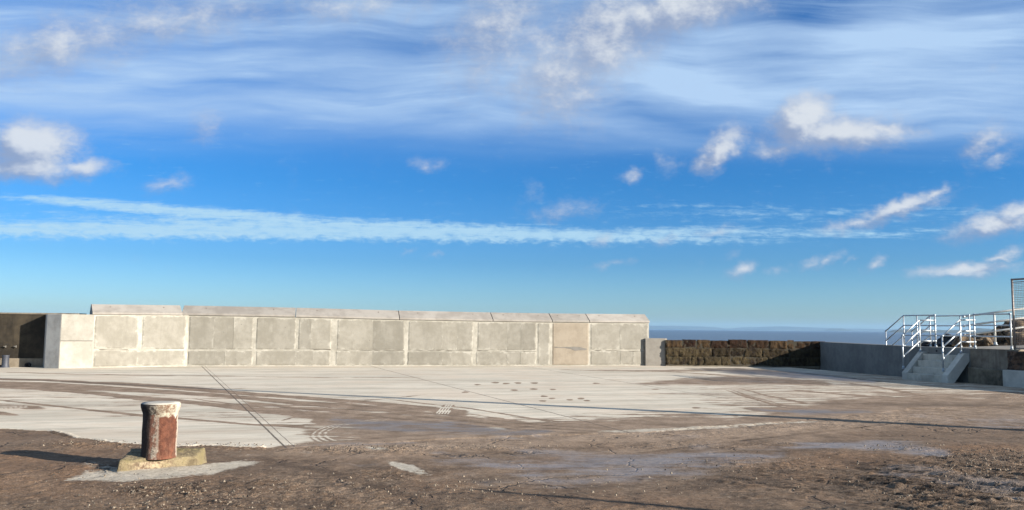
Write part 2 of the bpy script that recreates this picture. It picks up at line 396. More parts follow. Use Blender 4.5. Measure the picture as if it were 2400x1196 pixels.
JOINTS = []
def jline(x0, y0, x1, y1, w):
    a, c = G(x0, y0), G(x1, y1); JOINTS.append((Vector((a.x, a.y)), Vector((c.x, c.y)), w))
jline(475, 861, 668, 1048, 0.017)
jline(483, 861, 686, 1044, 0.007)
jline(875, 860, 1430, 1003, 0.018)
jline(1230, 859, 1960, 975, 0.020)
M_GROUND = mat_slabground()

def mat_concrete(name, dark, light, grout=None, streak=0.0, blotch=(0.4, 0.6), rough=0.9, scale=1.0, objspace=False):
    m, b, out = new_mat(name)
    P = b.obj() if objspace else b.pos()
    px, py, pz = b.sep(P)
    rnd = b.rand()
    off = b.comb(b.mul(rnd, 37.0), b.mul(rnd, 11.0), 0.0)
    Pr = b.n('ShaderNodeVectorMath', {0: P, 1: off}, operation='ADD')
    big = b.noise(Pr, 1.1 * scale, 6, 0.62, 0.3)
    mid = b.noise(Pr, 5.0 * scale, 6, 0.65)
    fin = b.noise(Pr, 34.0 * scale, 4, 0.6)
    col = b.mix(b.ss(b.add(b.mul(big, 0.65), b.mul(mid, 0.35)), blotch[0], blotch[1]), dark, light)
    vs = b.noise(b.mapping(Pr, scale=(7, 7, 0.6)), 1.0, 5, 0.6)
    col = b.mix(b.mul(b.ss(vs, 0.48, 0.72), streak), col, tuple(x * 0.62 for x in dark))
    col = b.mix(b.mul(b.ss(fin, 0.55, 0.75), 0.22), col, tuple(x * 0.7 for x in dark))
    holes = b.ss(b.noise(Pr, 11.0 * scale, 2, 0.5), 0.74, 0.77)
    col = b.mix(b.mul(holes, 0.7), col, tuple(x * 0.35 for x in dark))
    if grout:
        e = b.attr('edge')
        bl = b.add(b.mul(b.sub(big, 0.5), 0.62), b.mul(b.sub(mid, 0.5), 0.46))
        g = b.mul(b.ss(b.sub(e, bl), -0.01, 0.05, 1.0, 0.0), 0.8)
        g = b.mx(g, b.mul(b.ss(b.add(b.mul(b.noise(Pr, 1.9, 6, 0.7), .5), b.mul(vs, .5)), 0.54, 0.66), 0.6))
        col = b.mix(b.mul(g, 0.62), col, grout)
    tintv = b.ss(rnd, 0.0, 1.0, 0.86, 1.08)
    col = b.mix(1.0, col, b.comb(tintv, tintv, tintv), 'MULTIPLY')
    out(col, rough, b.bump(b.add(b.mul(mid, 0.5), b.mul(fin, 0.35)), 0.55, 0.012), spec=0.3)
    return m
M_PANEL = mat_concrete('wall_panel_concrete', (0.182, 0.170, 0.141), (0.228, 0.215, 0.183), grout=(0.33, 0.315, 0.272), streak=0.25)
M_LIME = mat_concrete('lime_mortar', (0.25, 0.236, 0.198), (0.37, 0.35, 0.30))
M_COPE = mat_concrete('coping_concrete', (0.215, 0.195, 0.172), (0.29, 0.268, 0.238), streak=0.0, scale=0.7)
M_WHITE = mat_concrete('limewashed_concrete', (0.255, 0.238, 0.203), (0.325, 0.309, 0.27), streak=0.1)
M_GREY = mat_concrete('grey_concrete', (0.26, 0.255, 0.24), (0.35, 0.345, 0.325), streak=0.15)
M_ENDB = mat_concrete('end_block_concrete', (0.20, 0.182, 0.155), (0.25, 0.232, 0.20), streak=0.1)
M_STAIR = mat_concrete('new_stair_concrete', (0.40, 0.385, 0.34), (0.52, 0.505, 0.45), streak=0.12)
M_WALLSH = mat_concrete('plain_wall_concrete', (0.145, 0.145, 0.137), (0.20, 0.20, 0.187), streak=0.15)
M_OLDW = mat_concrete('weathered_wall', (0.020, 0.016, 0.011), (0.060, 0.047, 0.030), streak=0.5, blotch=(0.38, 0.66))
M_BAND = mat_concrete('plinth_concrete', (0.14, 0.115, 0.082), (0.21, 0.176, 0.13), streak=0.2)
M_BROWNC = mat_concrete('stained_concrete', (0.115, 0.095, 0.072), (0.21, 0.18, 0.14), streak=0.5)
M_DARKC = mat_concrete('damp_plinth', (0.045, 0.038, 0.028), (0.17, 0.145, 0.105), streak=0.3, blotch=(0.36, 0.60))

def mat_simple(name, c, rough=0.5, metal=0.0, var=0.25, scale=20):
    m, b, out = new_mat(name)
    n = b.noise(b.obj(), scale, 5, 0.6)
    col = b.mix(b.ss(n, 0.35, 0.7), tuple(x * (1 - var) for x in c), c)
    out(col, rough, b.bump(n, 0.2, 0.004), metal)
    return m
M_GALV = mat_simple('galvanised_tube', (0.50, 0.53, 0.55), 0.42, 0.45, 0.25, 30)
M_FIT = mat_simple('galvanised_fitting', (0.42, 0.47, 0.51), 0.5, 0.4, 0.3, 40)
M_WPOST = mat_simple('timber_post_wood', (0.10, 0.065, 0.042), 0.85)
M_DPIPE = mat_simple('painted_blue_grey_iron', (0.035, 0.04, 0.055), 0.6)
M_HOLE = mat_simple('black_plastic_pipe', (0.012, 0.012, 0.014), 0.7)
M_WIRE = mat_simple('rusty_galvanised_wire', (0.30, 0.235, 0.20), 0.7, 0.2, 0.4)
M_FRAME = mat_simple('fence_frame_tube', (0.30, 0.25, 0.22), 0.5, 0.2, 0.35, 10)

# ------------------------------------------------------------------ ground sheet
def ground():
    xs = np.concatenate([np.arange(-60, -34, 2.0), np.arange(-34, -9.5, 0.085), np.arange(-9.5, 9.5, 0.027), np.arange(9.5, 18.5, 0.07), np.arange(18.5, 40, 1.5)])
    ys = [-40, -25, -12, -5, 0, 2.5, 4, 5]
    y = 5.6
    while y < 40:
        ys.append(y); y += 0.022 if y < 11 else 0.022 * (y / 11) ** 1.25
    ys = np.array(ys + [40.0])
    X, Y = np.meshgrid(xs, ys)
    ny, nx = X.shape
    # quay outline
    dBC = (W_C - W_B).normalized(); nBC = Vector((-dBC.y, dBC.x, 0))
    lim_y = np.full(xs.shape, 99.0)
    poly = [(-60, G(-900, 864).y + 1.5), (W_A.x - 1.5, W_A.y + 2.3), (W_A.x, W_A.y + .45), (W_B.x, W_B.y + .45), (W_C.x, W_C.y + .45), (SW_L.x, SW_L.y + .3), (GW_A.x + .25, GW_A.y + .3)]
    lim_y = np.interp(xs, [p[0] for p in poly], [p[1] for p in poly])
    Xf, Yf = X.ravel(), Y.ravel()
    P = np.stack([Xf, Yf, np.zeros_like(Xf)], 1)
    U, V = project(P)
    U = np.where(Yf < 3, np.sign(Xf) * 4000, U)
    V = np.where(Yf < 3, 1600, V)
    n1 = fbm(Xf, Yf, 0.7, 5, 3); n2 = fbm(Xf, Yf, 2.5, 4, 11); n3 = fbm(Xf, Yf, 0.25, 3, 23)
    # slab outline
    ex = [-3000, -300, 0, 120, 180, 250, 330, 420, 520, 668, 740, 900, 1100, 1300, 1450, 1600, 1800, 1960, 2100, 2400, 3500]
    ey = [960, 995, 1004, 1011, 1024, 1034, 1041, 1045, 1048, 1050, 1043, 1036, 1025, 1019, 1015, 1006, 990, 977, 962, 950, 940]
    edge = np.interp(U, ex, ey)
    pert = (n1 - .5) * 10 + (n2 - .5) * 8
    pert = np.where((U > 600) & (U < 1250), pert * 0.25, pert)
    sd = edge + pert - V                                    # >0 on slab
    slab = smooth(-1.5, 1.5, sd)
    def band(pts, soft=3.0, nz=0.0):
        px_ = [p[0] for p in pts]; c = np.interp(U, px_, [p[1] for p in pts]); h = np.interp(U, px_, [p[2] for p in pts])
        d = np.abs(V - c + (n1 - .5) * nz) - h
        k = smooth(soft, -soft, d)
        inx = smooth(px_[0] - 25, px_[0] + 25, U) * smooth(px_[-1] + 25, px_[-1] - 25, U)
        return k * inx
    mud = np.zeros_like(U); wet = np.zeros_like(U); light = np.zeros_like(U); ruts = np.zeros_like(U)
    def M(pts, w=1.0, soft=3.0, nz=4.0):
        nonlocal mud; mud = np.maximum(mud, w * band(pts, soft, nz))
    def Wt(pts, w=1.0, soft=8.0, nz=10.0):
        nonlocal wet; wet = np.maximum(wet, w * band(pts, soft * 1.6, nz * 3.2))
    def Lt(pts, w=1.0, soft=4.0, nz=6.0):
        nonlocal light; light = np.maximum(light, w * band(pts, soft, nz))
    M([(-400, 884, 4), (0, 889, 2.2), (100, 891, 2.4), (300, 901, 4), (450, 912, 5), (600, 925, 4), (700, 932, 3.5), (850, 943, 4), (1000, 958, 6), (1100, 972, 9)], 1.0, 1.6, 2)
    M([(-400, 895, 8), (0, 902, 8.5), (120, 906, 9), (240, 910, 6), (400, 920, 4.5), (550, 930, 4.5), (700, 945, 5), (860, 955, 6), (1000, 970, 8)], 1.0, 1.6, 2)
    M([(90, 911, 4), (220, 921, 4.5), (330, 934, 5.5), (430, 941, 4.5), (520, 951, 5), (600, 961, 6), (700, 970, 7), (800, 983, 11)], 1.0, 1.8, 3)
    M([(-300, 925, 2), (0, 938, 1.2), (60, 945, 2), (200, 960, 2.2), (330, 974, 3.2), (450, 984, 2.2), (600, 996, 2.2), (720, 1000, 4)], 0.9, 1.4, 2)
    M([(-300, 930, 3), (0, 947, 2.0), (60, 955, 5), (110, 957, 3)], 0.85, 2, 2)
    M([(-300, 968, 6), (0, 968, 5), (50, 974, 2)], 0.8, 3, 3)
    M([(300, 893, 1.5), (500, 903, 1.2), (700, 905, 1.5), (900, 908, 1)], 0.35, 2, 2)
    M([(560, 940, 3), (700, 957, 4), (840, 968, 5), (960, 982, 6)], 0.8, 2.5, 4)
    M([(730, 985, 9), (850, 985, 18), (900, 1000, 28), (1000, 1003, 30), (1100, 1003, 27), (1200, 1006, 18), (1300, 1010, 12), (1440, 1014, 7)], 1.0, 5, 9)
    M([(700, 1005, 14), (780, 1010, 26), (880, 1010, 26)], 0.62, 6, 8)
    M([(500, 945, 6), (700, 965, 20), (850, 975, 26), (1000, 985, 28), (1200, 1000, 18), (1400, 1008, 10)], 0.62, 10, 12)
    M([(1500, 1000, 8), (1700, 985, 12), (1850, 975, 14)], .40, 6, 6)
    M([(1650, 945, 4), (1750, 955, 8), (1850, 955, 10)], .5, 5, 5)
    M([(640, 1050, 3), (780, 1041, 4), (900, 1034, 8), (1100, 1024, 10)], 1.0, 3, 4)
    M([(1130, 980, 5), (1230, 993, 5), (1330, 1003, 8), (1430, 1008, 5)], 0.85, 3, 5)
    M([(1200, 993, 2.5), (1350, 988, 2.5), (1500, 981, 1.5), (1700, 975, 1.2), (1800, 970, 1)], 0.75, 1.5, 1)
    M([(1230, 990, 3), (1300, 997, 5), (1430, 1003, 5)], 0.6, 3, 5)
    M([(1450, 1003, 2), (1600, 993, 3.5), (1750, 985, 3), (1850, 983, 5)], 0.85, 2.5, 3)
    M([(1490, 899, 3), (1600, 895, 8), (1700, 893, 12), (1850, 895, 9), (1960, 902, 5)], 0.78, 5, 6)
    M([(1300, 867, 1.5), (1500, 870, 3), (1620, 869, 3.5), (1720, 868, 3)], 0.62, 2.5, 2)
    M([(1700, 910, 1.5), (1745, 925, 3), (1800, 940, 3), (1850, 955, 3)], 0.7, 3, 3)
    M([(1930, 941, 4), (2100, 938, 8), (2250, 942, 8), (2400, 946, 12), (3400, 946, 20)], 0.95, 5, 6)
    M([(2030, 918, 4), (2150, 928, 7), (2300, 930, 7), (2400, 930, 4)], 0.72, 4, 6)
    M([(1900, 908, 6), (2050, 906, 6), (2250, 910, 5), (2500, 918, 4)], 0.50, 5, 7)
    M([(2270, 924, 3), (2400, 925, 5), (2600, 925, 6)], 0.6, 4, 6)
    M([(1500, 925, 8), (1700, 925, 10), (1960, 928, 12)], 0.34, 6, 6)
    M([(1740, 958, 4), (1850, 962, 10), (1960, 965, 14), (2100, 960, 16), (2400, 962, 20), (3400, 962, 25)], 1.0, 5, 7)
    M([(1640, 864, 1), (1720, 870, 4), (1820, 874, 5), (1930, 882, 5), (2020, 890, 3)], 0.8, 2.5, 5)
    mud = np.maximum(mud, .50 * smooth(1250, 1850, U + (n3 - .5) * 300) * smooth(855, 885, V) )
    M([(1850, 915, 2), (2000, 925, 3), (2120, 936, 3)], 0.8, 2, 6)
    M([(1560, 882, 2), (1750, 885, 3), (1900, 893, 3)], 0.5, 3, 4)
    blend = smooth(70, 4, sd + (n1 - .5) * 40) * smooth(620, 780, U)
    mud = np.maximum(mud, .95 * blend)
    zone = smooth(885, 905, V) * smooth(60, 10, np.abs(V - (925 + (U - 200) * .075)) - 20) * smooth(1250, 1000, U)
    mud = np.maximum(mud, .36 * zone)
    for pts in ([(640, 928, 1.2), (900, 955, 2), (1150, 985, 3)], [(1060, 965, 1), (1200, 985, 1.5), (1320, 1002, 2)], [(650, 990, 1.5), (740, 962, 1.5), (850, 940, 1), (1000, 925, .8)],
                [(1690, 912, 1), (1750, 930, 2), (1850, 960, 3)], [(1720, 908, 1), (1800, 928, 2), (1900, 948, 3)], [(1180, 975, 1), (1280, 985, 1.5), (1430, 1002, 2)], [(450, 935, 1.2), (640, 958, 2), (820, 985, 3)],
                [(1960, 895, 1), (2060, 908, 2), (2180, 930, 3)], [(900, 935, 1), (1100, 958, 1.4), (1300, 990, 2)], [(1500, 868, .8), (1700, 880, 1.2), (1950, 905, 2)], [(0, 873, .6), (300, 879, .8), (700, 884, .8), (1000, 886, .6)]):
        M(pts, .85, 1.6, 3)
    # dark damp streaks near the old stone wall
    Wt([(1610, 864, 1), (1700, 869, 4), (1800, 875, 6), (1900, 882, 7), (2000, 891, 4), (2060, 898, 2)], 1.5, 3, 3)
    tone_dark = band([(1600, 864, 1), (1700, 868, 4), (1800, 873, 7), (1900, 880, 8), (2000, 889, 5), (2080, 898, 2)], 3, 10)
    mud = np.maximum(mud, .62 * tone_dark)
    Wt([(1700, 864, 1), (1800, 866, 3), (1900, 870, 3), (2050, 880, 3)], 0.85, 3, 6)
    Wt([(1740, 958, 3), (1800, 962, 5), (1900, 966, 9), (2000, 968, 6), (2060, 968, 3)], 0.9, 5, 6)
    Wt([(1560, 896, 3), (1700, 892, 8), (1850, 895, 8)], 0.45, 5, 6)
    Wt([(760, 985, 5), (850, 990, 12), (950, 1000, 18), (1080, 1003, 18), (1180, 1008, 12), (1280, 1012, 6)], 0.75, 8, 14)
    Wt([(1140, 1012, 3), (1230, 1008, 5), (1300, 1010, 3)], 0.9, 4, 8)
    Wt([(640, 1053, 1), (700, 1047, 2.5), (850, 1040, 3), (1000, 1032, 4)], 0.7, 2, 2)
    # damp smooth areas of the old surface
    Wt([(1000, 1060, 10), (1150, 1065, 22), (1300, 1075, 34), (1500, 1080, 42), (1700, 1070, 36), (1850, 1060, 20)], 0.80, 20, 30)
    Wt([(2000, 968, 10), (2400, 985, 22), (3400, 985, 30)], 0.52, 15, 20)
    Wt([(1850, 1045, 8), (1990, 1045, 16), (2100, 1045, 18), (2230, 1065, 12)], 0.95, 10, 16)
    Wt([(2050, 1110, 12), (2200, 1130, 28), (2400, 1150, 36), (3400, 1150, 50)], 0.62, 14, 26)
    Wt([(1060, 1110, 6), (1140, 1118, 12), (1220, 1110, 6)], 0.66, 10, 10)
    Wt([(780, 1078, 2), (840, 1082, 6), (900, 1080, 3)], 0.66, 6, 8)
    Wt([(1600, 1091, 2), (1660, 1094, 4), (1700, 1092, 2)], 0.95, 3, 4)
    Wt([(1820, 1046, 2), (1880, 1050, 3)], 0.95, 3, 4)
    # footprints and small blots
    for fx, fy in ((1215, 898), (1252, 898), (1293, 913), (1272, 929), (1297, 934), (1274, 940), (1337, 937), (1364, 934), (1377, 939), (1395, 899), (1536, 913), (1630, 957), (1725, 976), (1205, 914),
                   (1160, 897), (1185, 899), (1120, 902), (1250, 912), (760, 935), (1090, 919)):
        k = smooth(1.5, 0.5, np.hypot((U - fx + (n2 - .5) * 14) / 9, (V - fy + (n1 - .5) * 4) / 2.0)); mud = np.maximum(mud, k * .80)
    # curved tread print and a short tread patch
    gx, gy = Xf, Yf
    c0 = G(905, 1010); r = np.hypot(gx - c0.x, (gy - c0.y) * 0.62)
    inr = smooth(1.12, 1.07, r) * smooth(0.80, 0.84, r) * (gx < c0.x - .2)
    lugs = (np.sin((r - 0.56) * 2 * np.pi / 0.085) > -0.35)
    mud = np.where(inr > 0.5, np.maximum(mud * 0.6, lugs * 0.8), mud)
    k = (np.abs(V - 960) < 11) & (np.abs(U - (1045 - (V - 960) * 0.75)) < 15)
    lug2 = (np.sin((U + V * .75) * 0.9) > -0.5) & (np.sin((V - 949) * 0.75) > -0.6)
    mud = np.where(k, lug2 * 0.9, mud)
    # rubble-drain pattern at far left
    k = smooth(1, .6, np.hypot((U - 10) / 70, (V - 953) / 6.5)); chk = (np.sin(U * 0.55) > -.55) & (np.sin(V * 2.1) > -.5)
    mud = np.where(k > .4, np.where(chk, 0.15, 1.0), mud)
    mud = np.where(slab > 0.5, mud, 1.0)
    mud = np.maximum(mud, smooth(16, 1.0, sd) * 1.0 * smooth(640, 800, U) * (1 - .5 * light))
    # old surface: pale scraped patches
    Lt([(140, 1128, 1), (200, 1118, 10), (300, 1115, 15), (400, 1108, 14), (500, 1096, 14), (560, 1084, 9), (610, 1075, 3)], 0.82, 9, 8)
    Lt([(150, 1085, 8), (210, 1090, 10), (270, 1100, 10)], 0.35, 8, 8)
    Lt([(440, 1060, 6), (520, 1062, 8), (620, 1060, 5)], 0.40, 8, 8)
    Lt([(905, 1078, 2), (935, 1087, 8), (975, 1099, 9), (1005, 1106, 3)], 0.85, 4, 6)
    Lt([(850, 1047, 3), (905, 1054, 4)], 0.75, 3, 4)
    Lt([(690, 1060, 6), (735, 1060, 6)], 0.45, 3, 3)
    Lt([(1400, 1013, 2), (1520, 1009, 4), (1650, 1002, 4), (1800, 993, 3), (1930, 986, 2)], 0.62, 3, 3)
    Lt([(1080, 1020, 2), (1180, 1025, 3), (1240, 1022, 2)], 0.4, 4, 4)
    Lt([(1150, 1002, 2), (1190, 1007, 3)], 0.7, 2, 2)
    # thin tyre lines through the mud, plus one painted shadow streak
    tone = -.9 * tone_dark
    def T(pts, w, soft=4, nz=6):
        nonlocal tone; tone = tone + w * band(pts, soft, nz)
    T([(560, 1062, 4), (760, 1055, 7), (1000, 1045, 7), (1250, 1036, 6), (1500, 1026, 7), (1750, 1010, 8), (2000, 990, 7), (2200, 980, 6)], .55, 5, 8)
    T([(1000, 1120, 4), (1150, 1100, 8), (1300, 1078, 8), (1450, 1055, 7), (1600, 1035, 6), (1800, 1012, 6), (2000, 1000, 5)], .55, 5, 10)
    T([(1050, 1140, 3), (1200, 1125, 6), (1400, 1098, 7), (1600, 1066, 7), (1750, 1045, 6), (1950, 1022, 5)], .40, 5, 10)
    T([(1450, 1150, 6), (1600, 1120, 8), (1750, 1085, 9), (1900, 1062, 9), (2050, 1045, 5)], .45, 6, 10)
    T([(1600, 1000, 2), (1750, 1025, 4), (1900, 1060, 5), (2050, 1100, 8), (2250, 1165, 12)], -.35, 4, 8)
    T([(1500, 985, 2), (1650, 1010, 3), (1790, 1040, 4), (1900, 1075, 6)], -.30, 3, 5)
    T([(620, 1075, 5), (750, 1100, 8), (900, 1140, 10), (1050, 1196, 12)], -.45, 6, 10)
    T([(640, 1120, 8), (800, 1150, 10), (950, 1200, 12)], .30, 8, 12)
    T([(0, 1120, 20), (130, 1130, 18)], .30, 12, 14)
    T([(0, 1035, 8), (150, 1030, 8), (300, 1048, 5)], .35, 6, 8)
    T([(250, 1150, 6), (350, 1148, 12), (460, 1152, 10), (600, 1135, 5)], -.5, 8, 10)
    T([(1080, 952, 3), (1200, 965, 4)], .2, 3, 3)
    T([(1150, 1150, 4), (1400, 1172, 8), (1700, 1192, 12), (1900, 1198, 10)], -.25, 8, 8)  # darkens the ground along the short mast's shadow, shade painted into the tone
    T([(1900, 945, 3), (2150, 948, 4), (2400, 952, 6)], -.5, 4, 5)
    T([(1850, 985, 5), (2100, 975, 6), (2400, 975, 8)], .35, 6, 8)
    for k_ in range(6):
        o_ = k_ * 5.0
        T([(620, 930 + o_, .8), (800, 948 + o_, .9), (1000, 968 + o_, 1), (1200, 990 + o_ * .8, 1.1), (1400, 1006 + o_ * .6, 1)], (-.5, .45)[k_ % 2], 1.2, 3)
        T([(780, 1042 - o_ * 1.3, .9), (950, 1030 - o_ * 1.3, .9), (1150, 1012 - o_, .9), (1350, 995 - o_ * .6, .8), (1500, 985 - o_ * .4, .7)], (.4, -.4)[k_ % 2] * (k_ < 4), 1.2, 3)
    for k_ in range(4):
        o_ = k_ * 4.0
        T([(1480, 1052 + o_, 1), (1650, 1032 + o_, 1), (1850, 1010 + o_, 1), (2050, 990 + o_ * .8, 1), (2300, 968 + o_ * .6, 1)], (-.55, .35)[k_ % 2], 1.2, 2)
        T([(1150, 1092 + o_ * 2, 1.2), (1350, 1075 + o_ * 2, 1.2), (1550, 1062 + o_ * 1.6, 1.2), (1750, 1056 + o_, 1.2)], (-.4, .35)[k_ % 2], 1.5, 4)
    warm = np.zeros_like(U)
    for cx, cy, a, h, w in ((60, 1110, 260, 60, 1.), (250, 1035, 200, 16, .6), (1950, 1075, 260, 22, .9), (2280, 1050, 140, 14, 1.), (1250, 1035, 300, 9, .8), (850, 1056, 160, 10, 1.), (450, 1118, 160, 6, .7), (1500, 1180, 250, 25, .6), (1700, 1010, 300, 8, .7), (2150, 940, 300, 10, .5)):
        warm = np.maximum(warm, w * smooth(1.3, .3, np.hypot((U - cx) / a, (V - cy) / h)))
    # roughness map
    off = 1 - slab
    rg = smooth(0.40, 0.72, n3 * .4 + n1 * .6)
    def RG(cx, cy, a, h): return smooth(1.25, 0.35, np.hypot((U - cx) / a, (V - cy) / h))
    near = smooth(1060, 1150, V)
    rough = off * (0.10 + 0.35 * rg + 0.25 * near * smooth(1300, 900, U))
    for cx, cy, a, h, w in ((370, 1150, 130, 22, .55), (2320, 1085, 170, 45, .7), (2250, 1160, 260, 40, .45), (1800, 1085, 180, 22, .35), (2150, 1050, 60, 8, .5), (850, 1055, 200, 10, .35),
                            (900, 1110, 90, 18, .4), (640, 1150, 300, 30, .3), (450, 1185, 200, 20, .35), (2390, 930, 60, 10, .5), (1650, 1040, 250, 10, .35), (230, 1045, 110, 9, .45), (2100, 952, 260, 3.5, .6), (1080, 1048, 320, 5, .5)):
        rough = rough + off * w * RG(cx, cy, a, h)
    rough = np.maximum(rough, .5 * RG(2390, 930, 80, 14))
    rough = rough * (1 - .75 * light) * (1 - .5 * wet * (U < 2050))
    rough = np.maximum(rough, 0.6 * smooth(6, 0, np.abs(sd)) * ((U < 620) & (U > 120)))
    rough = np.clip(rough, 0, 1)
    ruts = off * smooth(1900, 2100, U) * smooth(1050, 1110, V) * .8 + off * RG(1850, 1130, 200, 40) * .5
    # height
    cl = np.abs(fbm(gx, gy, 7.0, 4, 41, .6) - .5) * 2
    c2 = fbm(gx, gy, 16.0, 3, 57, .55)
    a_ = R(-44); ru = gx * math.cos(a_) + gy * math.sin(a_); rv = -gx * math.sin(a_) + gy * math.cos(a_)
    rt = fbm(ru * 0.5, rv * 3.2, 3.0, 3, 71)
    z = rough * (0.050 * smooth(.10, .75, cl) * .65 + 0.022 * (c2 - .5)) + off * (n1 - .5) * 0.05 * smooth(0, 8, -sd) - 0.012 * off + ruts * 0.13 * (rt - .5)
    z = z - 0.006 * wet * off + smooth(10, 0, np.abs(sd)) * 0.012 * (rough > .3)
    z = np.where((Yf < 5.5) | (Yf > 38), 0, z)
    z = np.where(slab > .5, np.clip(z, 0, .03) * (rough > .2), z)
    # keep away from things that stand on it
    co = np.stack([Xf, Yf, z], 1)
    idx = np.arange(nx * ny).reshape(ny, nx)
    quads = np.stack([idx[:-1, :-1], idx[:-1, 1:], idx[1:, 1:], idx[1:, :-1]], -1).reshape(-1, 4)
    cx = Xf[quads].mean(1); cy = Yf[quads].mean(1)
    keep = cy < np.interp(cx, xs, lim_y)
    nn = (cx - Q0.x) * EN.x + (cy - Q0.y) * EN.y
    keep &= (nn < 0.18)
    sf = slab[quads].mean(1) > .5
    kx = smooth(560, 860, U + (n1 - .5) * 160); slabmix = slab * (1 - kx) + kx * smooth(-75, -5, sd + (n1 - .5) * 40)
    A = dict(slabmix=slabmix, tone=tone, mud=mud, wet=wet, rough=rough, light=light, slab=slab, ruts=ruts, warm=warm)
    for name, sel in (('ground', keep & ~sf), ('concrete_apron', keep & sf)):
        qs = quads[sel]; used = np.unique(qs); remap = np.zeros(nx * ny, np.int64); remap[used] = np.arange(len(used))
        me = bpy.data.meshes.new(name)
        me.vertices.add(len(used)); me.vertices.foreach_set('co', co[used].astype(np.float32).ravel())
        q2 = remap[qs].astype(np.int32)
        me.loops.add(q2.size); me.loops.foreach_set('vertex_index', q2.ravel())
        me.polygons.add(len(q2)); me.polygons.foreach_set('loop_start', np.arange(0, q2.size, 4, dtype=np.int32))
        me.polygons.foreach_set('loop_total', np.full(len(q2), 4, np.int32))
        me.update(calc_edges=True)
        me.polygons.foreach_set('use_smooth', np.ones(len(q2), bool))
        for k_, arr in A.items():
            at_ = me.attributes.new(k_, 'FLOAT', 'POINT'); at_.data.foreach_set('value', np.ascontiguousarray(arr[used]).astype(np.float32))
        o = link(name, me, M_GROUND)
        tag(o, kind='structure')
    return
ground()

# ------------------------------------------------------------------ sea, far shores, air
def mat_sea():
    m, b, out = new_mat('sea_water')
    P = b.pos()
    n = b.noise(b.mapping(P, scale=(1, 1, 1)), 0.35, 6, 0.7)
    n2 = b.noise(b.mapping(P, scale=(0.004, 0.012, 1)), 1.0, 4, 0.6)
    col = b.mix(n2, (0.055, 0.092, 0.140), (0.085, 0.120, 0.165))
    out(col, 0.42, b.bump(n, 0.8, 0.6), spec=0.35)
    return m
SEA_Z = -4.0
me = mesh_from([(-30000, 20, SEA_Z), (30000, 20, SEA_Z), (30000, 14500, SEA_Z), (-30000, 14500, SEA_Z)], [(0, 1, 2, 3)])
tag(link('sea', me, mat_sea()), kind='structure')

def mat_land(name, c1, c2):
    m, b, out = new_mat(name)
    n = b.noise(b.pos(), 0.004, 6, 0.6)
    out(b.mix(b.ss(n, .35, .65), c1, c2), 0.95)
    return m
M_LAND = mat_land('far_land', (0.030, 0.042, 0.035), (0.055, 0.068, 0.055))
def ridge(name, pts, dist, depth, seed, label):
    """pts: (photo x, height above the waterline in photo px); a real strip of hills with a sloping front and back"""
    pxs = [p[0] for p in pts]; xs = np.linspace(pxs[0], pxs[-1], 160)
    hs = np.interp(xs, pxs, [p[1] for p in pts])
    verts, faces = [], []
    rows = [(-.5, 0), (-.35, .45), (-.1, .9), (0, 1), (.15, .85), (.5, 0)]
    for k, (dy, hh) in enumerate(rows):
        for i, x in enumerate(xs):
            X = (x - 1200) / F0 * dist; Hh = hs[i] / F0 * dist
            w = 1 + .12 * (mnoise.noise(Vector((x * .03, k * 1.7, seed))))
            verts.append((X * (1 + dy * depth / dist), dist + dy * depth, SEA_Z - 0.5 + (Hh + 2) * hh * w if hh else SEA_Z - 1))
    n = len(xs)
    for k in range(len(rows) - 1):
        for i in range(n - 1): faces.append((k * n + i, k * n + i + 1, (k + 1) * n + i + 1, (k + 1) * n + i))
    o = link(name, mesh_from(verts, faces, True), M_LAND)
    return tag(o, label, None, None, 'structure')
ridge('hills', [(900, 6), (1300, 7), (1525, 8), (1600, 9), (1640, 8.5), (1690, 5), (1705, 3.5), (1740, 7), (1780, 8), (1840, 10), (1900, 8), (1960, 7), (2050, 6), (2200, 5), (2800, 8)], 13500, 900, 1.3, None)
ridge('hills', [(1860, .3), (1930, 1.5), (1944, 6), (1975, 6.5), (1990, 2.5), (2020, 1.2), (2090, 1.0), (2110, 1)], 10500, 500, 5.1, None)
ridge('headland', [(2078, 0.3), (2092, 5), (2110, 7), (2160, 7.5), (2215, 6), (2260, 7), (2275, 10), (2290, 11.5), (2310, 10), (2345, 8), (2420, 9), (2700, 10), (2900, 6)], 4600, 350, 9.2, None)

hz = bpy.data.meshes.new('haze'); bm = bmesh.new()
bmesh.ops.create_cube(bm, size=1.0, matrix=Matrix.Translation((0, 7300, 52)) @ Matrix.Diagonal((62000, 15600, 114, 1)))
bm.to_mesh(hz); bm.free()
mh = bpy.data.materials.new('haze_air'); mh.use_nodes = True; mh.node_tree.nodes.clear(); hb = NB(mh.node_tree)
pv = hb.n('ShaderNodeVolumePrincipled', {'Color': (0.30, 0.53, 0.82, 1), 'Density': 0.000055, 'Anisotropy': 0.0})
mo = mh.node_tree.nodes.new('ShaderNodeOutputMaterial'); mh.node_tree.links.new(pv, mo.inputs['Volume'])
ho = link('haze', hz, mh); tag(ho, kind='stuff')

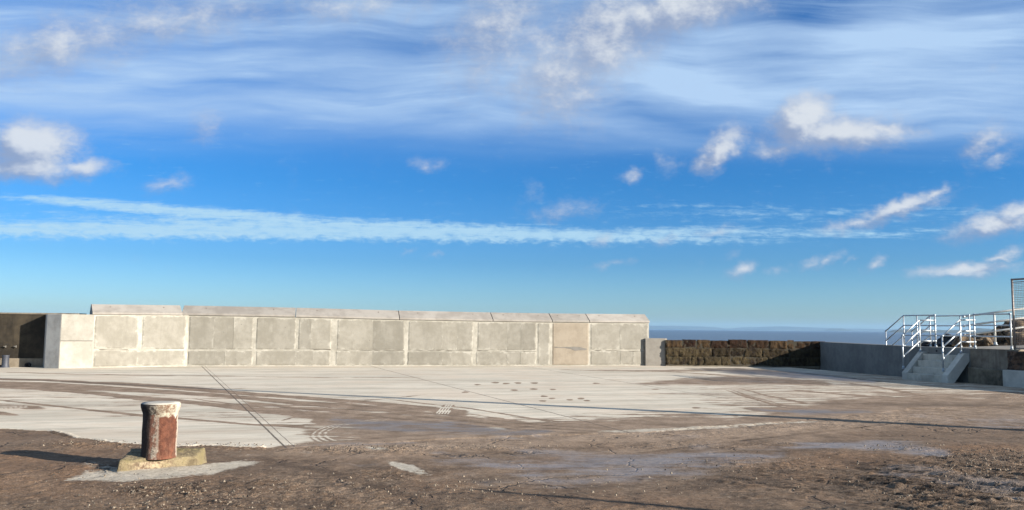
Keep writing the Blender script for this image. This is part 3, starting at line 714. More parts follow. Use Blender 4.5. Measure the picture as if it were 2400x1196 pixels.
# ------------------------------------------------------------------ main sea wall
WF = [(W_A, W_B), (W_B, W_C)]
def frame(p, q):
    d = (q - p).normalized(); return d, Vector((-d.y, d.x, 0))      # along, into the wall (away from the camera)
def wall_u(px, py, p, q):
    """photo pixel -> (distance along the wall line, height)"""
    d, n = frame(p, q); r = ray(px, py)
    t = (p.x * n.x + p.y * n.y) / (r.x * n.x + r.y * n.y)
    X = Vector((0, 0, EYE)) + r * t
    return (X - p).dot(d), X.z
TOPX = [(137, 738), (215, 737.5), (440, 739), (690, 743.5), (930, 749.5), (1150, 753.5), (1290, 755.5), (1520, 757)]
def top_z(px, seg):
    y = np.interp(px, [t[0] for t in TOPX], [t[1] for t in TOPX]); return wall_u(px, y, *WF[seg])[1]
wall = empty('concrete_sea_wall', W_B, 'long sunlit concrete sea wall of grey panels with white mortar joints and sloped coping', 'wall')
wall_inv = Matrix.Translation(-W_B)
def wlink(name, verts, faces, mat, bev=None, edge=None, label=None):
    me = mesh_from([Vector(v) - W_B for v in verts], faces)
    if edge is not None:
        a = me.attributes.new('edge', 'FLOAT', 'POINT'); a.data.foreach_set('value', edge)
    o = link(name, me, mat, wall)
    if bev: bevel(o, bev)
    if label: o['label'] = label
    return o
def panel(x0, x1, y0, y1, seg, proud=0.014, mat=None, name='wall_panel', parent_wall=True, jag=0.014, ytop=None, thin=(False, False)):
    """a slightly proud panel from photo x0..x1; y0/y1 heights in metres (callables of u allowed)"""
    p, q = WF[seg]; d, n = frame(p, q)
    ym = 800
    u0 = wall_u(x0, ym, p, q)[0]; u1 = wall_u(x1, ym, p, q)[0]
    if thin[0]: u0 -= .004
    if thin[1]: u1 += .004
    nu = max(4, int((u1 - u0) / 0.06)); nv = max(4, int((y1 - y0) / 0.06))
    vs, ed = [], []
    for j in range(nv + 1):
        for i in range(nu + 1):
            fu, fv = i / nu, j / nv
            uu = u0 + (u1 - u0) * fu; zz = y0 + (y1 - y0) * fv
            if (i == 0 and not thin[0]) or (i == nu and not thin[1]): uu += jag * 1.6 * mnoise.noise(Vector((x0 + i, zz * 6, 3)))
            if j in (0, nv): zz += jag * mnoise.noise(Vector((uu * 5, j * 3.1, 8)))
            edge_pt = (i == 0 and not thin[0]) or (i == nu and not thin[1]) or j in (0, nv)
            off = -proud + (proud + .004 if edge_pt else 0) + 0.004 * mnoise.noise(Vector((uu * 1.5, zz * 1.5, x0)))
            X = p + d * uu + n * off + Z * zz
            vs.append(X); ed.append(min(uu - u0 + (.05 if thin[0] else 0), u1 - uu + (.05 if thin[1] else 0), zz - y0 + .01, y1 - zz))
    fs = [(j * (nu + 1) + i, j * (nu + 1) + i + 1, (j + 1) * (nu + 1) + i + 1, (j + 1) * (nu + 1) + i) for j in range(nv) for i in range(nu)]
    return wlink(name, vs, fs, mat or M_PANEL, edge=ed)
TH = 0.85
def core(seg, xa, xb, mat, dz=0.0, name='mortar_core', front=0.0, u_ext=(0, 0)):
    p, q = WF[seg]; d, n = frame(p, q)
    xs = np.linspace(xa, xb, 12); bm = bmesh.new()
    rows = []
    for k, x in enumerate(xs):
        u = wall_u(x, 800, p, q)[0]; zt = top_z(x, seg) + dz
        rows.append([bm.verts.new(p + d * u + n * front - W_B - Z * 0.15), bm.verts.new(p + d * u + n * front + Z * zt - W_B), bm.verts.new(p + d * u + n * TH + Z * zt - W_B), bm.verts.new(p + d * u + n * TH - W_B - Z * 4)])
    for r0, r1 in zip(rows[:-1], rows[1:]):
        for i in range(4): bm.faces.new((r0[i], r0[(i + 1) % 4], r1[(i + 1) % 4], r1[i]))
    bm.faces.new(rows[0]); bm.faces.new(rows[-1][::-1])
    return link(name, bm_mesh(bm), mat, wall)
core(0, 217, 440.01, M_LIME)
core(1, 440, 1521, M_LIME)
zc = lambda x, y, s: wall_u(x, y, *WF[s])[1]
UP = [(0, 219, 324), (0, 331, 435), (1, 441, 500), (1, 500.5, 546), (1, 547, 594), (1, 599, 694), (1, 698, 728), (1, 728.6, 777), (1, 789, 873), (1, 873.6, 948), (1, 956, 1036), (1, 1036.6, 1071), (1, 1071.6, 1109), (1, 1118, 1188), (1, 1188.7, 1220), (1, 1220.7, 1257), (1, 1259, 1289),
      (1, 1383, 1452), (1, 1453, 1508), (1, 1508.6, 1519.5)]
LO = [(0, 221, 322), (0, 322.6, 436), (1, 441, 528), (1, 529, 595), (1, 600, 693), (1, 693.6, 735), (1, 735.6, 776), (1, 787, 873), (1, 873.6, 950), (1, 955, 1036), (1, 1036.6, 1057), (1, 1057.6, 1109), (1, 1115, 1188), (1, 1188.6, 1219), (1, 1220, 1257), (1, 1259, 1289), (1, 1383, 1453), (1, 1454, 1483), (1, 1484, 1510)]
def thin_flags(lst, k):
    s, a, c = lst[k]
    return (k > 0 and abs(lst[k - 1][2] - a) < 1.5, k < len(lst) - 1 and abs(lst[k + 1][1] - c) < 1.5)
for kk, (s, a, c) in enumerate(UP):
    lo_y = np.interp((a + c) / 2, [215, 440, 700, 1100, 1520], [819, 821, 821, 823, 821]); m_ = (a + c) / 2
    z0 = zc(m_, lo_y, s) + .012
    panel(a, c, z0 if c != 1289 or a != 1259 else 0.02, top_z(m_, s) - .03, s, thin=thin_flags(UP, kk))
for kk, (s, a, c) in enumerate(LO):
    if (a, c) == (1259, 1289): continue
    lo_y = np.interp((a + c) / 2, [215, 440, 700, 1100, 1520], [819, 821, 821, 823, 821]); m_ = (a + c) / 2
    panel(a, c, 0.03, zc(m_, lo_y, s) - .012, s, thin=thin_flags(LO, kk))
M_PINK = mat_concrete('pinkish_concrete', (0.225, 0.19, 0.145), (0.275, 0.237, 0.185), streak=0.08)
o = panel(1294, 1380, 0.02, top_z(1337, 1) - .02, 1, 0.018, M_PINK); o['label'] = 'smooth pinkish full-height panel with a grey horizontal stain'
p_, q_ = WF[1]; d_, n_ = frame(p_, q_)
# grey repair smear on that panel
u0, z0 = wall_u(1298, 815, p_, q_); u1, _ = wall_u(1376, 815, p_, q_)
vs = []; K_ = 26
for i in range(K_ + 1):
    f_ = i / K_; uu = u0 + (u1 - u0) * f_; w_ = (0.02 + 0.085 * math.exp(-((f_ - .68) / .22) ** 2)) * (1 + .5 * mnoise.noise(Vector((f_ * 9, 0, 0))))
    zz = z0 + .02 - .08 * f_ * f_ + .02 * mnoise.noise(Vector((f_ * 7, 4, 0)))
    if i in (0, K_): w_ = 0.003
    vs.append(p_ + d_ * uu - n_ * .026 + Z * (zz - w_)); vs.append(p_ + d_ * uu - n_ * .026 + Z * (zz + w_ * .55))
fs = [(2 * i, 2 * i + 2, 2 * i + 3, 2 * i + 1) for i in range(K_)]
wlink('mortar_smear', vs, fs, mat_concrete('grey_smear', (0.12, 0.113, 0.10), (0.18, 0.168, 0.15)))
M_CRACK = mat_simple('dark_crack', (0.105, 0.088, 0.064), .95, 0, .4, 8)
for xa, xb, ya, yb in ((790, 948, 820.5, 822), (956, 1108, 822, 822), (1118, 1256, 822, 823.5), (1392, 1508, 821.5, 823), (232, 300, 819, 820), (735, 775, 819.5, 819)):
    sg = 0 if xb < 440 else 1; pq = WF[sg]; dd, nn_ = frame(*pq)
    vs = []; K_ = 40
    for i in range(K_ + 1):
        f_ = i / K_; uu, zz = wall_u(xa + (xb - xa) * f_, ya + (yb - ya) * f_, *pq)
        w_ = max(.001, .006 + .018 * mnoise.noise(Vector((uu * 4, ya, 0)))); zz += .012 * mnoise.noise(Vector((uu * 3, 9, ya)))
        vs.append(pq[0] + dd * uu - nn_ * .021 + Z * (zz - w_)); vs.append(pq[0] + dd * uu - nn_ * .021 + Z * (zz + w_ * .6))
    wlink('joint_crack', vs, [(2 * i, 2 * i + 2, 2 * i + 3, 2 * i + 1) for i in range(K_)], M_CRACK)
# coping stones
def coping(xa, xb, seg, label=None, hip=False):
    p, q = WF[seg]; d, n = frame(p, q)
    ua = wall_u(xa, 745, p, q)[0] + .012; ub = wall_u(xb, 745, p, q)[0] - .012
    za = top_z(xa, seg); zb = top_z(xb, seg)
    prof = [(-.045, .004), (-.045, .075), (.50, .385), (.66, .385), (TH + .05, .10), (TH + .05, .004)]
    bm = bmesh.new(); N = 10; rows = []
    for i in range(N + 1):
        f_ = i / N; u = ua + (ub - ua) * f_; zz = za + (zb - za) * f_
        rows.append([bm.verts.new(p + d * u + n * a_ + Z * (zz + c_) - W_B) for a_, c_ in prof])
    for r0, r1 in zip(rows[:-1], rows[1:]):
        for i in range(6): bm.faces.new((r0[i], r0[(i + 1) % 6], r1[(i + 1) % 6], r1[i]))
    bm.faces.new(rows[0]); bm.faces.new(rows[-1][::-1])
    o = link('coping_stone', bm_mesh(bm), M_COPE, wall); bevel(o, .008, 1)
    if label: o['label'] = label
    # small lifting sockets
    for f_ in (0.2, 0.8):
        sk = bmesh.new(); u = ua + (ub - ua) * f_
        c_ = p + d * u + n * .33 + Z * (za + (zb - za) * f_ + .29) - W_B
        nrm = (Z * .545 - n * .31).normalized()
        bmesh.ops.create_cone(sk, cap_ends=True, segments=10, radius1=.028, radius2=.028, depth=.012, matrix=Matrix.Translation(c_) @ nrm.to_track_quat('Z', 'Y').to_matrix().to_4x4())
        s_ = link('lifting_socket', bm_mesh(sk), M_HOLE2, o)
M_HOLE2 = mat_simple('socket_rust', (0.13, 0.10, 0.08), 0.8)
for xa, xb, sg in ((215, 427.5, 0), (427.5, 440.2, 0), (440.2, 692.5, 1), (692.5, 936, 1), (936, 1155, 1), (1155, 1294, 1), (1294, 1381, 1), (1381, 1522.5, 1)):
    if (xa, xb) == (427.5, 440.2): continue
    if xa == 440.2: xa = 425
    coping(xa, xb, sg)

# whitewashed end bay, its angled return and the old wall behind it
bay = empty('concrete_end_bay', W_A, 'bright white cracked concrete block end of the sea wall with a grey angled return', 'wall')
def boxy(parent, name, corners, z0, z1, mat, bev=.012, cut=6, amp=.006, label=None):
    """vertical prism over ground corners (x,y)"""
    bm = bmesh.new(); base_ = parent.location if parent is not None else Vector((0, 0, 0))
    A = [bm.verts.new(Vector((c.x, c.y, z0)) - base_) for c in corners]
    zt = z1 if isinstance(z1, (list, tuple)) else [z1] * len(corners)
    B = [bm.verts.new(Vector((c.x, c.y, t)) - base_) for c, t in zip(corners, zt)]
    n = len(corners)
    bm.faces.new(A); bm.faces.new(B)
    for i in range(n): bm.faces.new((A[i], A[(i + 1) % n], B[(i + 1) % n], B[i]))
    me = bm_mesh(bm); o = link(name, me, mat, parent)
    if bev: bevel(o, bev)
    if label: o['label'] = label
    return o
d0, n0 = frame(W_A, W_B)
uX, _ = wall_u(218.5, 800, W_A, W_B)
bl, br = W_A.copy(), W_A + d0 * uX
tl = G(115, 865.5); tl.z = 0
ret = W_A - d0 * 0.42 + n0 * 0.46
z_top = top_z(170, 0)
_, z_mid = wall_u(178, 799.5, W_A, W_B)
boxy(bay, 'block', [bl - n0 * .02, br - n0 * .02 - d0 * .004, br + n0 * TH - d0 * .004, bl + n0 * TH], -.1, z_mid - .006, M_WHITE)
boxy(bay, 'block', [bl - n0 * .016, br - n0 * .016 - d0 * .004, br + n0 * TH - d0 * .004, bl + n0 * TH], z_mid + .006, z_top + .015, M_WHITE)
boxy(bay, 'return_face', [bl - n0 * .018 - d0 * .003, bl + n0 * (TH + .8) - d0 * .003, ret + n0 * (TH + .45), ret], -.1, z_top + .01, M_GREY, label='grey angled return')
# old weathered wall, set back
OWR = W_A + n0 * 0.72 + d0 * 0.6
OWd = (G(115, 863, 0) - G(-400, 861, 0)); OWd.z = 0; OWd.normalize()
old = empty('weathered_quay_wall', OWR, 'dark weathered old quay wall at the far left with a pale band along its foot', 'wall')
OWn = Vector((-OWd.y, OWd.x, 0))
def on_old(px, py):
    r = ray(px, py); t = (OWR.x * OWn.x + OWR.y * OWn.y) / (r.x * OWn.x + r.y * OWn.y); return Vector((0, 0, EYE)) + r * t
zt = on_old(50, 737).z
OWL = OWR - OWd * 28
boxy(old, 'wall_face', [OWL, OWR, OWR + OWn * .7, OWL + OWn * .7], -.1, zt, M_OLDW)
zb_ = on_old(30, 840).z
boxy(old, 'foot_band', [OWL - OWn * .03, OWR - OWn * .03, OWR - OWn * .002, OWL - OWn * .002], -.1, zb_, M_BAND, .006, label='pale tan band along the foot')
cpt = on_old(50, 736)
boxy(old, 'wall_cap', [OWL - OWn * .03, OWR - OWn * .03, OWR + OWn * .72, OWL + OWn * .72], zt + .002, zt + .06, M_BROWNC, .01)
for px_, py_ in ((13, 812), (37, 812)):
    c_ = on_old(px_, py_) - OWR
    bm = bmesh.new()
    bmesh.ops.create_cube(bm, size=1, matrix=Matrix.Translation(c_ - OWn * .05) @ Matrix.Diagonal((.07, .07, .03, 1)))
    tube(bm, c_ - OWn * .06 + Vector((.04, 0, -.05)), c_ - OWn * .06 + Vector((.04, 0, .03)), .014)
    bevel(link('bracket', bm_mesh(bm), mat_simple('lime_stained_iron', (0.16, 0.15, 0.13), .8), old), .006)
# small iron stub and a drain
pst = on_old(23, 862); pst.z = 0
pst = pst - OWn * .35
stub = empty('iron_bollard', pst, 'small blue grey iron bollard at the foot of the dark wall', 'bollard')
bm = bmesh.new()
prof = [(.150, 0), (.130, .05), (.115, .12), (.112, .38), (.118, .40), (.118, .43), (.10, .44), (0, .44)]
def lathe(bm, prof, seg=20, off=Vector((0, 0, 0)), jit=0.0):
    rings = []
    for r, z in prof:
        if r < 1e-6: rings.append([bm.verts.new(off + Vector((0, 0, z)))]); continue
        rings.append([bm.verts.new(off + Vector((math.cos(2 * math.pi * i / seg) * r * (1 + jit * mnoise.noise(Vector((math.cos(2 * math.pi * i / seg) * 2, math.sin(2 * math.pi * i / seg) * 2, z * 6)))), math.sin(2 * math.pi * i / seg) * r * (1 + jit * mnoise.noise(Vector((math.cos(2 * math.pi * i / seg) * 2 + 9, math.sin(2 * math.pi * i / seg) * 2, z * 6)))), z))) for i in range(seg)])
    for a, c in zip(rings[:-1], rings[1:]):
        for i in range(seg):
            if len(c) == 1: bm.faces.new((a[i], a[(i + 1) % seg], c[0]))
            elif len(a) == 1: bm.faces.new((a[0], c[(i + 1) % seg], c[i]))
            else: bm.faces.new((a[i], a[(i + 1) % seg], c[(i + 1) % seg], c[i]))
lathe(bm, prof)
link('post', bm_mesh(bm, True), M_DPIPE, stub)
dp = on_old(68, 856)
dpipe = empty('drain_pipe', (dp.x, dp.y, dp.z), 'round black drain outlet at the foot of the dark shaded wall', 'pipe')
bm = bmesh.new()
ring = []
seg = 18
for r_, y_ in ((.075, -.16), (.095, -.16), (.095, .05), (.075, .05)):
    ring.append([bm.verts.new(Vector((math.cos(2 * math.pi * i / seg) * r_, 0, math.sin(2 * math.pi * i / seg) * r_)) + OWn * y_) for i in range(seg)])
for k in range(4):
    a, c = ring[k], ring[(k + 1) % 4]
    for i in range(seg): bm.faces.new((a[i], a[(i + 1) % seg], c[(i + 1) % seg], c[i]))
link('pipe', bm_mesh(bm, True), M_HOLE, dpipe)
bm = bmesh.new()
bmesh.ops.create_cone(bm, cap_ends=True, segments=18, radius1=.075, radius2=.075, depth=.01, matrix=Matrix.Translation(OWn * -.03) @ OWn.to_track_quat('Z', 'Y').to_matrix().to_4x4())
link('flap', bm_mesh(bm), M_HOLE, dpipe)
rp_ = on_old(2, 864); rp_.z = .06
bm = bmesh.new(); polytube(bm, [Vector((-.5, -.12, 0)), Vector((-.1, -.1, .02)), Vector((.12, -.12, -.02))], .04)
o = link('rusty_pipe', bm_mesh(bm, True), mat_simple('dark_red_rust', (0.10, 0.035, 0.025), .8)); o.location = rp_ - OWn * .1
tag(o, 'short dark rusty pipe lying at the foot of the old wall, left edge', 'pipe')

# end block of the sea wall
a_ = G(1512.5, 857.5); c_ = G(1564, 858); a_.z = c_.z = 0
_, ztb = wall_u(1540, 793.5, a_, c_)
de, ne = frame(a_, c_)
bm = bmesh.new()
NZ = 16
rowsL, rowsR = [], []
for j in range(NZ + 1):
    z_ = -.05 + (ztb + .05) * j / NZ
    jit = .045 * mnoise.noise(Vector((j * .9, 2.2, 0))) + .02 * mnoise.noise(Vector((j * 2.3, 7, 0)))
    rr = (c_ - a_).length + jit
    rowsL.append([bm.verts.new(Vector((0, 0, z_)) - ne * .0), bm.verts.new(de * (rr - .10) + Z * z_), bm.verts.new(de * (rr - .0) + ne * (.05 + abs(jit)) + Z * z_), bm.verts.new(de * (rr + .0) + ne * .9 + Z * z_), bm.verts.new(ne * .9 + Z * z_)])
for r0, r1 in zip(rowsL[:-1], rowsL[1:]):
    for i in range(5): bm.faces.new((r0[i], r0[(i + 1) % 5], r1[(i + 1) % 5], r1[i]))
bm.faces.new(rowsL[-1]); bm.faces.new(rowsL[0][::-1])
o = link('concrete_block', bm_mesh(bm), M_ENDB); o.location = a_ - ne * .03; bevel(o, .012)
tag(o, 'low grey concrete block with a ragged right edge between sea wall and stone wall', 'block')

# ------------------------------------------------------------------ old stone wall
def mat_stone():
    m, b, out = new_mat('old_sandstone')
    P = b.obj(); t = b.attr('tone'); t2 = b.attr('tone2')
    big = b.noise(P, 2.2, 6, 0.7); mid = b.noise(P, 9.0, 6, 0.7); fin = b.noise(P, 40, 4, .65)
    c1 = b.mix(t, (0.016, 0.006, 0.004), (0.082, 0.050, 0.024))
    moss = b.mix(t, (0.018, 0.015, 0.008), (0.074, 0.060, 0.032))
    col = b.mix(t2, c1, moss)
    col = b.mix(b.ss(big, .48, .66), col, (0.018, 0.013, 0.010))
    col = b.mix(b.mul(b.ss(mid, .55, .75), .6), col, (0.125, 0.10, 0.062))
    vs = b.noise(b.mapping(P, scale=(14, 14, 3)), 1.0, 5, .7)
    col = b.mix(b.mul(b.ss(vs, .48, .60), .75), col, (0.014, 0.009, 0.006))
    out(col, .95, b.bump(b.add(b.mul(mid, 1.0), b.mul(fin, .5)), 1.0, .05), spec=.15)
    return m
M_STONE = mat_stone()
M_STONEJ = mat_simple('dark_joint_earth', (0.042, 0.034, 0.020), .95)
def stone_wall():
    d, n = frame(SW_L, SW_R); L = (SW_R - SW_L).length + .35
    root = empty('stone_wall', SW_L, 'low old brown stone block wall, mossy and weathered, between grey end block and stair wall', 'wall')
    def hz_(px, py): return wall_u(px, py, SW_L, SW_R)
    ztop = hz_(1600, 796)[1]
    z1 = hz_(1600, 815.5)[1]; z2 = hz_(1600, 835.5)[1]; z3 = .06
    def xs_(l): return [hz_(x, 820)[0] for x in l]
    top = xs_([1560, 1599, 1632.5, 1665, 1706, 1751, 1802, 1845, 1862, 1900, 1935, 1960])
    mid = xs_([1560, 1668, 1712, 1745, 1786, 1850, 1905, 1960])
    bot = xs_([1560, 1620, 1634, 1649, 1690, 1712, 1770, 1800, 1840, 1880, 1925, 1960])
    tones = {0: [.75, .1, .9, .25, .2, .2, .6, .7, .5, .4, .4], 1: [.75, .2, .1, .6, .3, .5, .4], 2: [.75, .85, .8, .6, .7, .8, .7, .8, .6, .6, .6]}
    t2s = {0: .12, 1: .75, 2: .85}
    bm = bmesh.new(); l1 = bm.verts.layers.float.new('tone'); l2 = bm.verts.layers.float.new('tone2')
    for ci, (arr, za, zb) in enumerate(((top, z1, ztop), (mid, z2, z1), (bot, z3, z2))):
        for k, (u0, u1) in enumerate(zip(arr[:-1], arr[1:])):
            u1 = min(u1, L);
            if u1 - u0 < .1: continue
            pr = .02 + .05 * random.random(); g = (.013, .004, .010)[ci]
            zt_ = zb - g * .6 + (random.uniform(-.03, .03) if ci == 0 else 0)
            nu, nv = max(5, int((u1 - u0) / .05)), 7
            tone = min(1, max(0, tones[ci][k] + random.uniform(-.08, .08))); vv = []
            for j in range(nv + 1):
                row = []
                for i in range(nu + 1):
                    fu, fv = i / nu, j / nv
                    e = min(fu * (u1 - u0), (1 - fu) * (u1 - u0), fv * (zt_ - za), (1 - fv) * (zt_ - za))
                    rnd = max(0, 1 - e / .045)
                    u = u0 + g + (u1 - u0 - 2 * g) * fu; z_ = za + g * .5 + (zt_ - za - g * .5) * fv
                    pt = Vector((u * 3, z_ * 3, ci * 5 + k))
                    o_ = -pr + rnd ** 2 * .03 - .05 * mnoise.noise(pt * 2) - .03 * mnoise.noise(pt * 6)
                    u += .012 * mnoise.noise(pt * 3 + Vector((5, 0, 0))) ; z_ += .012 * mnoise.noise(pt * 3 + Vector((0, 5, 0))) + (.035 * mnoise.noise(Vector((u * .8, 3, 1))) if ci or fv < .5 else .01 * mnoise.noise(Vector((u * .8, 3, 1))))
                    vtx = bm.verts.new(d * u + n * o_ + Z * z_); vtx[l1] = tone; vtx[l2] = t2s[ci] * (1 if ci else (1 if tone > .6 else .0)); row.append(vtx)
                vv.append(row)
            # sides back into the wall
            back = []
            for i in range(nu + 1):
                vtx = bm.verts.new(vv[-1][i].co + n * .40); vtx[l1] = tone; vtx[l2] = t2s[ci]; back.append(vtx)
            for j in range(nv):
                for i in range(nu): bm.faces.new((vv[j][i], vv[j][i + 1], vv[j + 1][i + 1], vv[j + 1][i]))
            for i in range(nu): bm.faces.new((vv[-1][i], vv[-1][i + 1], back[i + 1], back[i]))
    me = bpy.data.meshes.new('mesh'); bm.to_mesh(me); bm.free()
    me.polygons.foreach_set('use_smooth', [True] * len(me.polygons))
    link('stonework', me, M_STONE, root)
    boxy(root, 'wall_core', [SW_L - n * .008, SW_L + d * L - n * .008, SW_L + d * L + n * .5, SW_L + n * .5], -.1, ztop - .05, M_STONEJ, None)
    boxy(root, 'footing', [SW_L - n * .03, SW_L + d * (L - .36) - n * .03, SW_L + d * (L - .36) + n * .008, SW_L + n * .008], -.05, .05, M_DARKC, .01)
stone_wall()

# ------------------------------------------------------------------ stair wall, steps
ZW = 1.09
sw = empty('stair_wall', GW_B, 'shaded plain grey concrete retaining wall behind the stairs', 'wall')
inner = 0.55
GA2 = GW_A + Vector((inner, 0.0, 0))
zA = 1.12
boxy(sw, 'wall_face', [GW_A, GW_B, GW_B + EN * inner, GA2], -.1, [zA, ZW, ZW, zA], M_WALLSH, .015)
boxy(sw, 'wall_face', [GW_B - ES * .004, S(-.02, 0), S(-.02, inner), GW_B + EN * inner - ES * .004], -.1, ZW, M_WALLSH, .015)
boxy(sw, 'stained_face', [S(-.024, 0), S(-1.42, 0), S(-1.42, inner), S(-.024, inner)], .02, ZW, M_BROWNC, .012, label='brown stained stretch of wall right of the stairs')
bm = bmesh.new()
bmesh.ops.create_cone(bm, cap_ends=True, segments=12, radius1=.035, radius2=.035, depth=.02, matrix=Matrix.Translation(S(1.35, -.002, .97) - GW_B) @ EN.to_track_quat('Z', 'Y').to_matrix().to_4x4())
link('weep_hole', bm_mesh(bm), M_HOLE, sw)

stairs = empty('concrete_steps', S(1, -.9), 'flight of pale grey concrete steps with sloping cheek walls up to the walkway', 'steps')
RUN, W_ST = 0.88, 1.97
bm = bmesh.new()
N_ = 4; rise = .215; go_ = .215
prof = [(-RUN, -.05)]
for i in range(N_):
    prof += [(-RUN + .02 + go_ * i, rise * (i + 1) - .001 if i == 0 else rise * (i + 1)), (-RUN + .02 + go_ * (i + 1), rise * (i + 1))]
prof[1] = (-RUN + .005, rise); prof[0] = (-RUN + .005, -.05)
pp = [(-RUN + .005, -.05)]
for i in range(N_):
    x = -RUN + .005 + go_ * i
    pp += [(x, rise * (i + 1)), (x + go_, rise * (i + 1))]
pp[-1] = (-.003, rise * N_)
pp += [(-.003, .55), (-RUN + .45, -.05)]
prism(bm, pp, S(0, 0) - stairs.location, EN, Z, ES, .24, W_ST - .24)
bevel(link('steps', bm_mesh(bm), mat_concrete('worn_step_concrete', (0.30, 0.28, 0.235), (0.46, 0.435, 0.37), streak=0.25), stairs), .008)
for s0 in (0.0, W_ST - .238):
    bm = bmesh.new()
    ck = [(-RUN, -.05), (-RUN, .24), (-RUN + .10, .33), (-.20, .925), (-.003, .925), (-.003, .68), (-RUN + .22, -.05)]
    if s0 > 0: ck = [(-RUN, -.05), (-RUN, .24), (-RUN + .10, .33), (-.20, .925), (-.003, .925), (-.003, -.05)]
    prism(bm, ck, S(0, 0) - stairs.location, EN, Z, ES, s0, s0 + .238)
    bevel(link('cheek_wall', bm_mesh(bm), M_STAIR, stairs), .012)

# lower plinths right of the steps
bm = bmesh.new()
pl = []
o = boxy(None, 'plinth', [S(-.05, -.16), S(-1.44, -.16), S(-1.44, -.004), S(-.05, -.004)], -.05, [.50, .47, .47, .50], M_DARKC, .03)
tag(o, 'dark damp crumbling concrete ledge low beside the steps', 'ledge')
o = boxy(None, 'concrete_block', [S(-1.46, -.27), S(-4.5, -.27), S(-4.5, .25), S(-1.46, .25)], -.05, .49, M_STAIR, .02)
tag(o, 'low smooth grey concrete block in front of the broken masonry at the right edge', 'block')
def mat_rubble():
    m, b, out = new_mat('broken_masonry')
    P = b.obj(); n = b.noise(P, 5, 7, .7); n2 = b.noise(P, 1.8, 4, .6)
    col = b.mix(b.ss(n, .4, .65), (0.030, 0.018, 0.012), (0.15, 0.085, 0.050))
    col = b.mix(b.ss(n2, .55, .68), col, (0.24, 0.21, 0.17))
    out(col, .95, b.bump(n, 1.0, .08)); return m
M_RUB = mat_rubble()
def craggy(origin, du, dv, dn, L, H, amp, nu, nv, seed, topfn=None):
    vs, fs = [], []
    for j in range(nv + 1):
        for i in range(nu + 1):
            u, v_ = i / nu, j / nv
            pt = Vector((u * L * 3.2, v_ * H * 4, seed))
            a = mnoise.noise(pt) * amp + mnoise.noise(pt * 2.7) * amp * .5
            hh = H * (topfn(u) if topfn else 1)
            k_ = 1.0 if 0 < v_ < 1 else .3
            vs.append(origin + du * (u * L) + dv * (v_ * hh) - dn * (a * k_ + .03) + dv * (mnoise.noise(pt * 1.9 + Vector((3, 3, 3))) * .04 * k_))
    base_n = len(vs)
    for i in range(nu + 1): vs.append(vs[nv * (nu + 1) + i] + dn * .5)
    for j in range(nv):
        for i in range(nu): fs.append((j * (nu + 1) + i, j * (nu + 1) + i + 1, (j + 1) * (nu + 1) + i + 1, (j + 1) * (nu + 1) + i))
    for i in range(nu): fs.append((nv * (nu + 1) + i, nv * (nu + 1) + i + 1, base_n + i + 1, base_n + i))
    return vs, fs
vs, fs = craggy(S(-1.425, .03, .47), -ES, Z, EN, 3.2, .58, .11, 60, 20, 4.4)
o = link('broken_masonry', mesh_from(vs, fs, True), M_RUB); tag(o, 'ragged dark brown broken masonry above the low grey block at the right edge', 'masonry')
o = boxy(None, 'kerb_stone', [S(-1.43, .02), S(-1.75, .02), S(-1.75, .5), S(-1.43, .5)], .88, 1.10, M_BAND, .03)
tag(o, 'small tan capping stone catching the sun under the mesh fence post', 'stone')

# walkway behind the wall, sloping bank
PATHM = mat_concrete('walkway_concrete', (0.17, 0.155, 0.13), (0.27, 0.245, 0.205))
vs = []
pathpts = [(-9, .56, 1.25), (-9, 5.2, 1.75), (-1.0, 4.6, 1.30), (-.2, 2.0, 1.06), (2.2, 1.8, 1.04), (2.2, .56, 1.04), (-1.5, .56, 1.06)]
bm = bmesh.new()
A = [bm.verts.new(S(s, n, z)) for s, n, z in pathpts]; B = [bm.verts.new(S(s, n, -4.2)) for s, n, z in pathpts]
bm.faces.new(A); k_ = len(A)
for i in range(k_): bm.faces.new((A[i], A[(i + 1) % k_], B[(i + 1) % k_], B[i]))
o = link('path', bm_mesh(bm), PATHM); tag(o, kind='structure')
# seaward steps going down to the left
bm = bmesh.new()
pp = [(2.2, -1.5), (2.2, 1.04), (3.0, 1.04)]
for i in range(7): pp += [(3.0 + .27 * i, 1.04 - .19 * (i + 1)), (3.0 + .27 * (i + 1), 1.04 - .19 * (i + 1))]
pp += [(3.0 + .27 * 7, -1.5)]
prism(bm, pp, Q0, ES, Z, EN, .57, 1.85)
o = link('seaward_steps', bm_mesh(bm), M_STAIR); tag(o, 'concrete steps behind the wall going down towards the sea', 'steps')

# ------------------------------------------------------------------ rails
RT = 0.0225
def rail_thing(name, label, cat, base, posts, rails, group=None, collars=True, mat=None, r=RT):
    root = empty(name, base, label, cat, group)
    for (p, q) in posts:
        bm = bmesh.new(); p, q = Vector(p) - base, Vector(q) - base
        tube(bm, p, q, r, 12); po = link('post', bm_mesh(bm, True), mat or M_GALV, root)
        bm = bmesh.new(); d = (q - p).normalized()
        tube(bm, p, p + d * .09, r * 1.55, 12)
        tube(bm, p - d * .004, p + d * .012, r * 2.3, 12)
        link('base_fitting', bm_mesh(bm, True), M_FIT, po)
    for pts in rails:
        bm = bmesh.new(); polytube(bm, [Vector(x) - base for x in pts], r, 12)
        ro = link('rail', bm_mesh(bm, True), mat or M_GALV, root)
        if collars:
            for a, c in ((pts[0], pts[1]), (pts[-1], pts[-2])):
                a, c = Vector(a) - base, Vector(c) - base; dd = (c - a).normalized()
                bm = bmesh.new(); tube(bm, a - dd * .02, a + dd * .055, r * 1.35, 12)
                link('fitting', bm_mesh(bm, True), M_FIT, ro)
    return root
H1, H2, H3 = 2.17, 1.82, 1.47
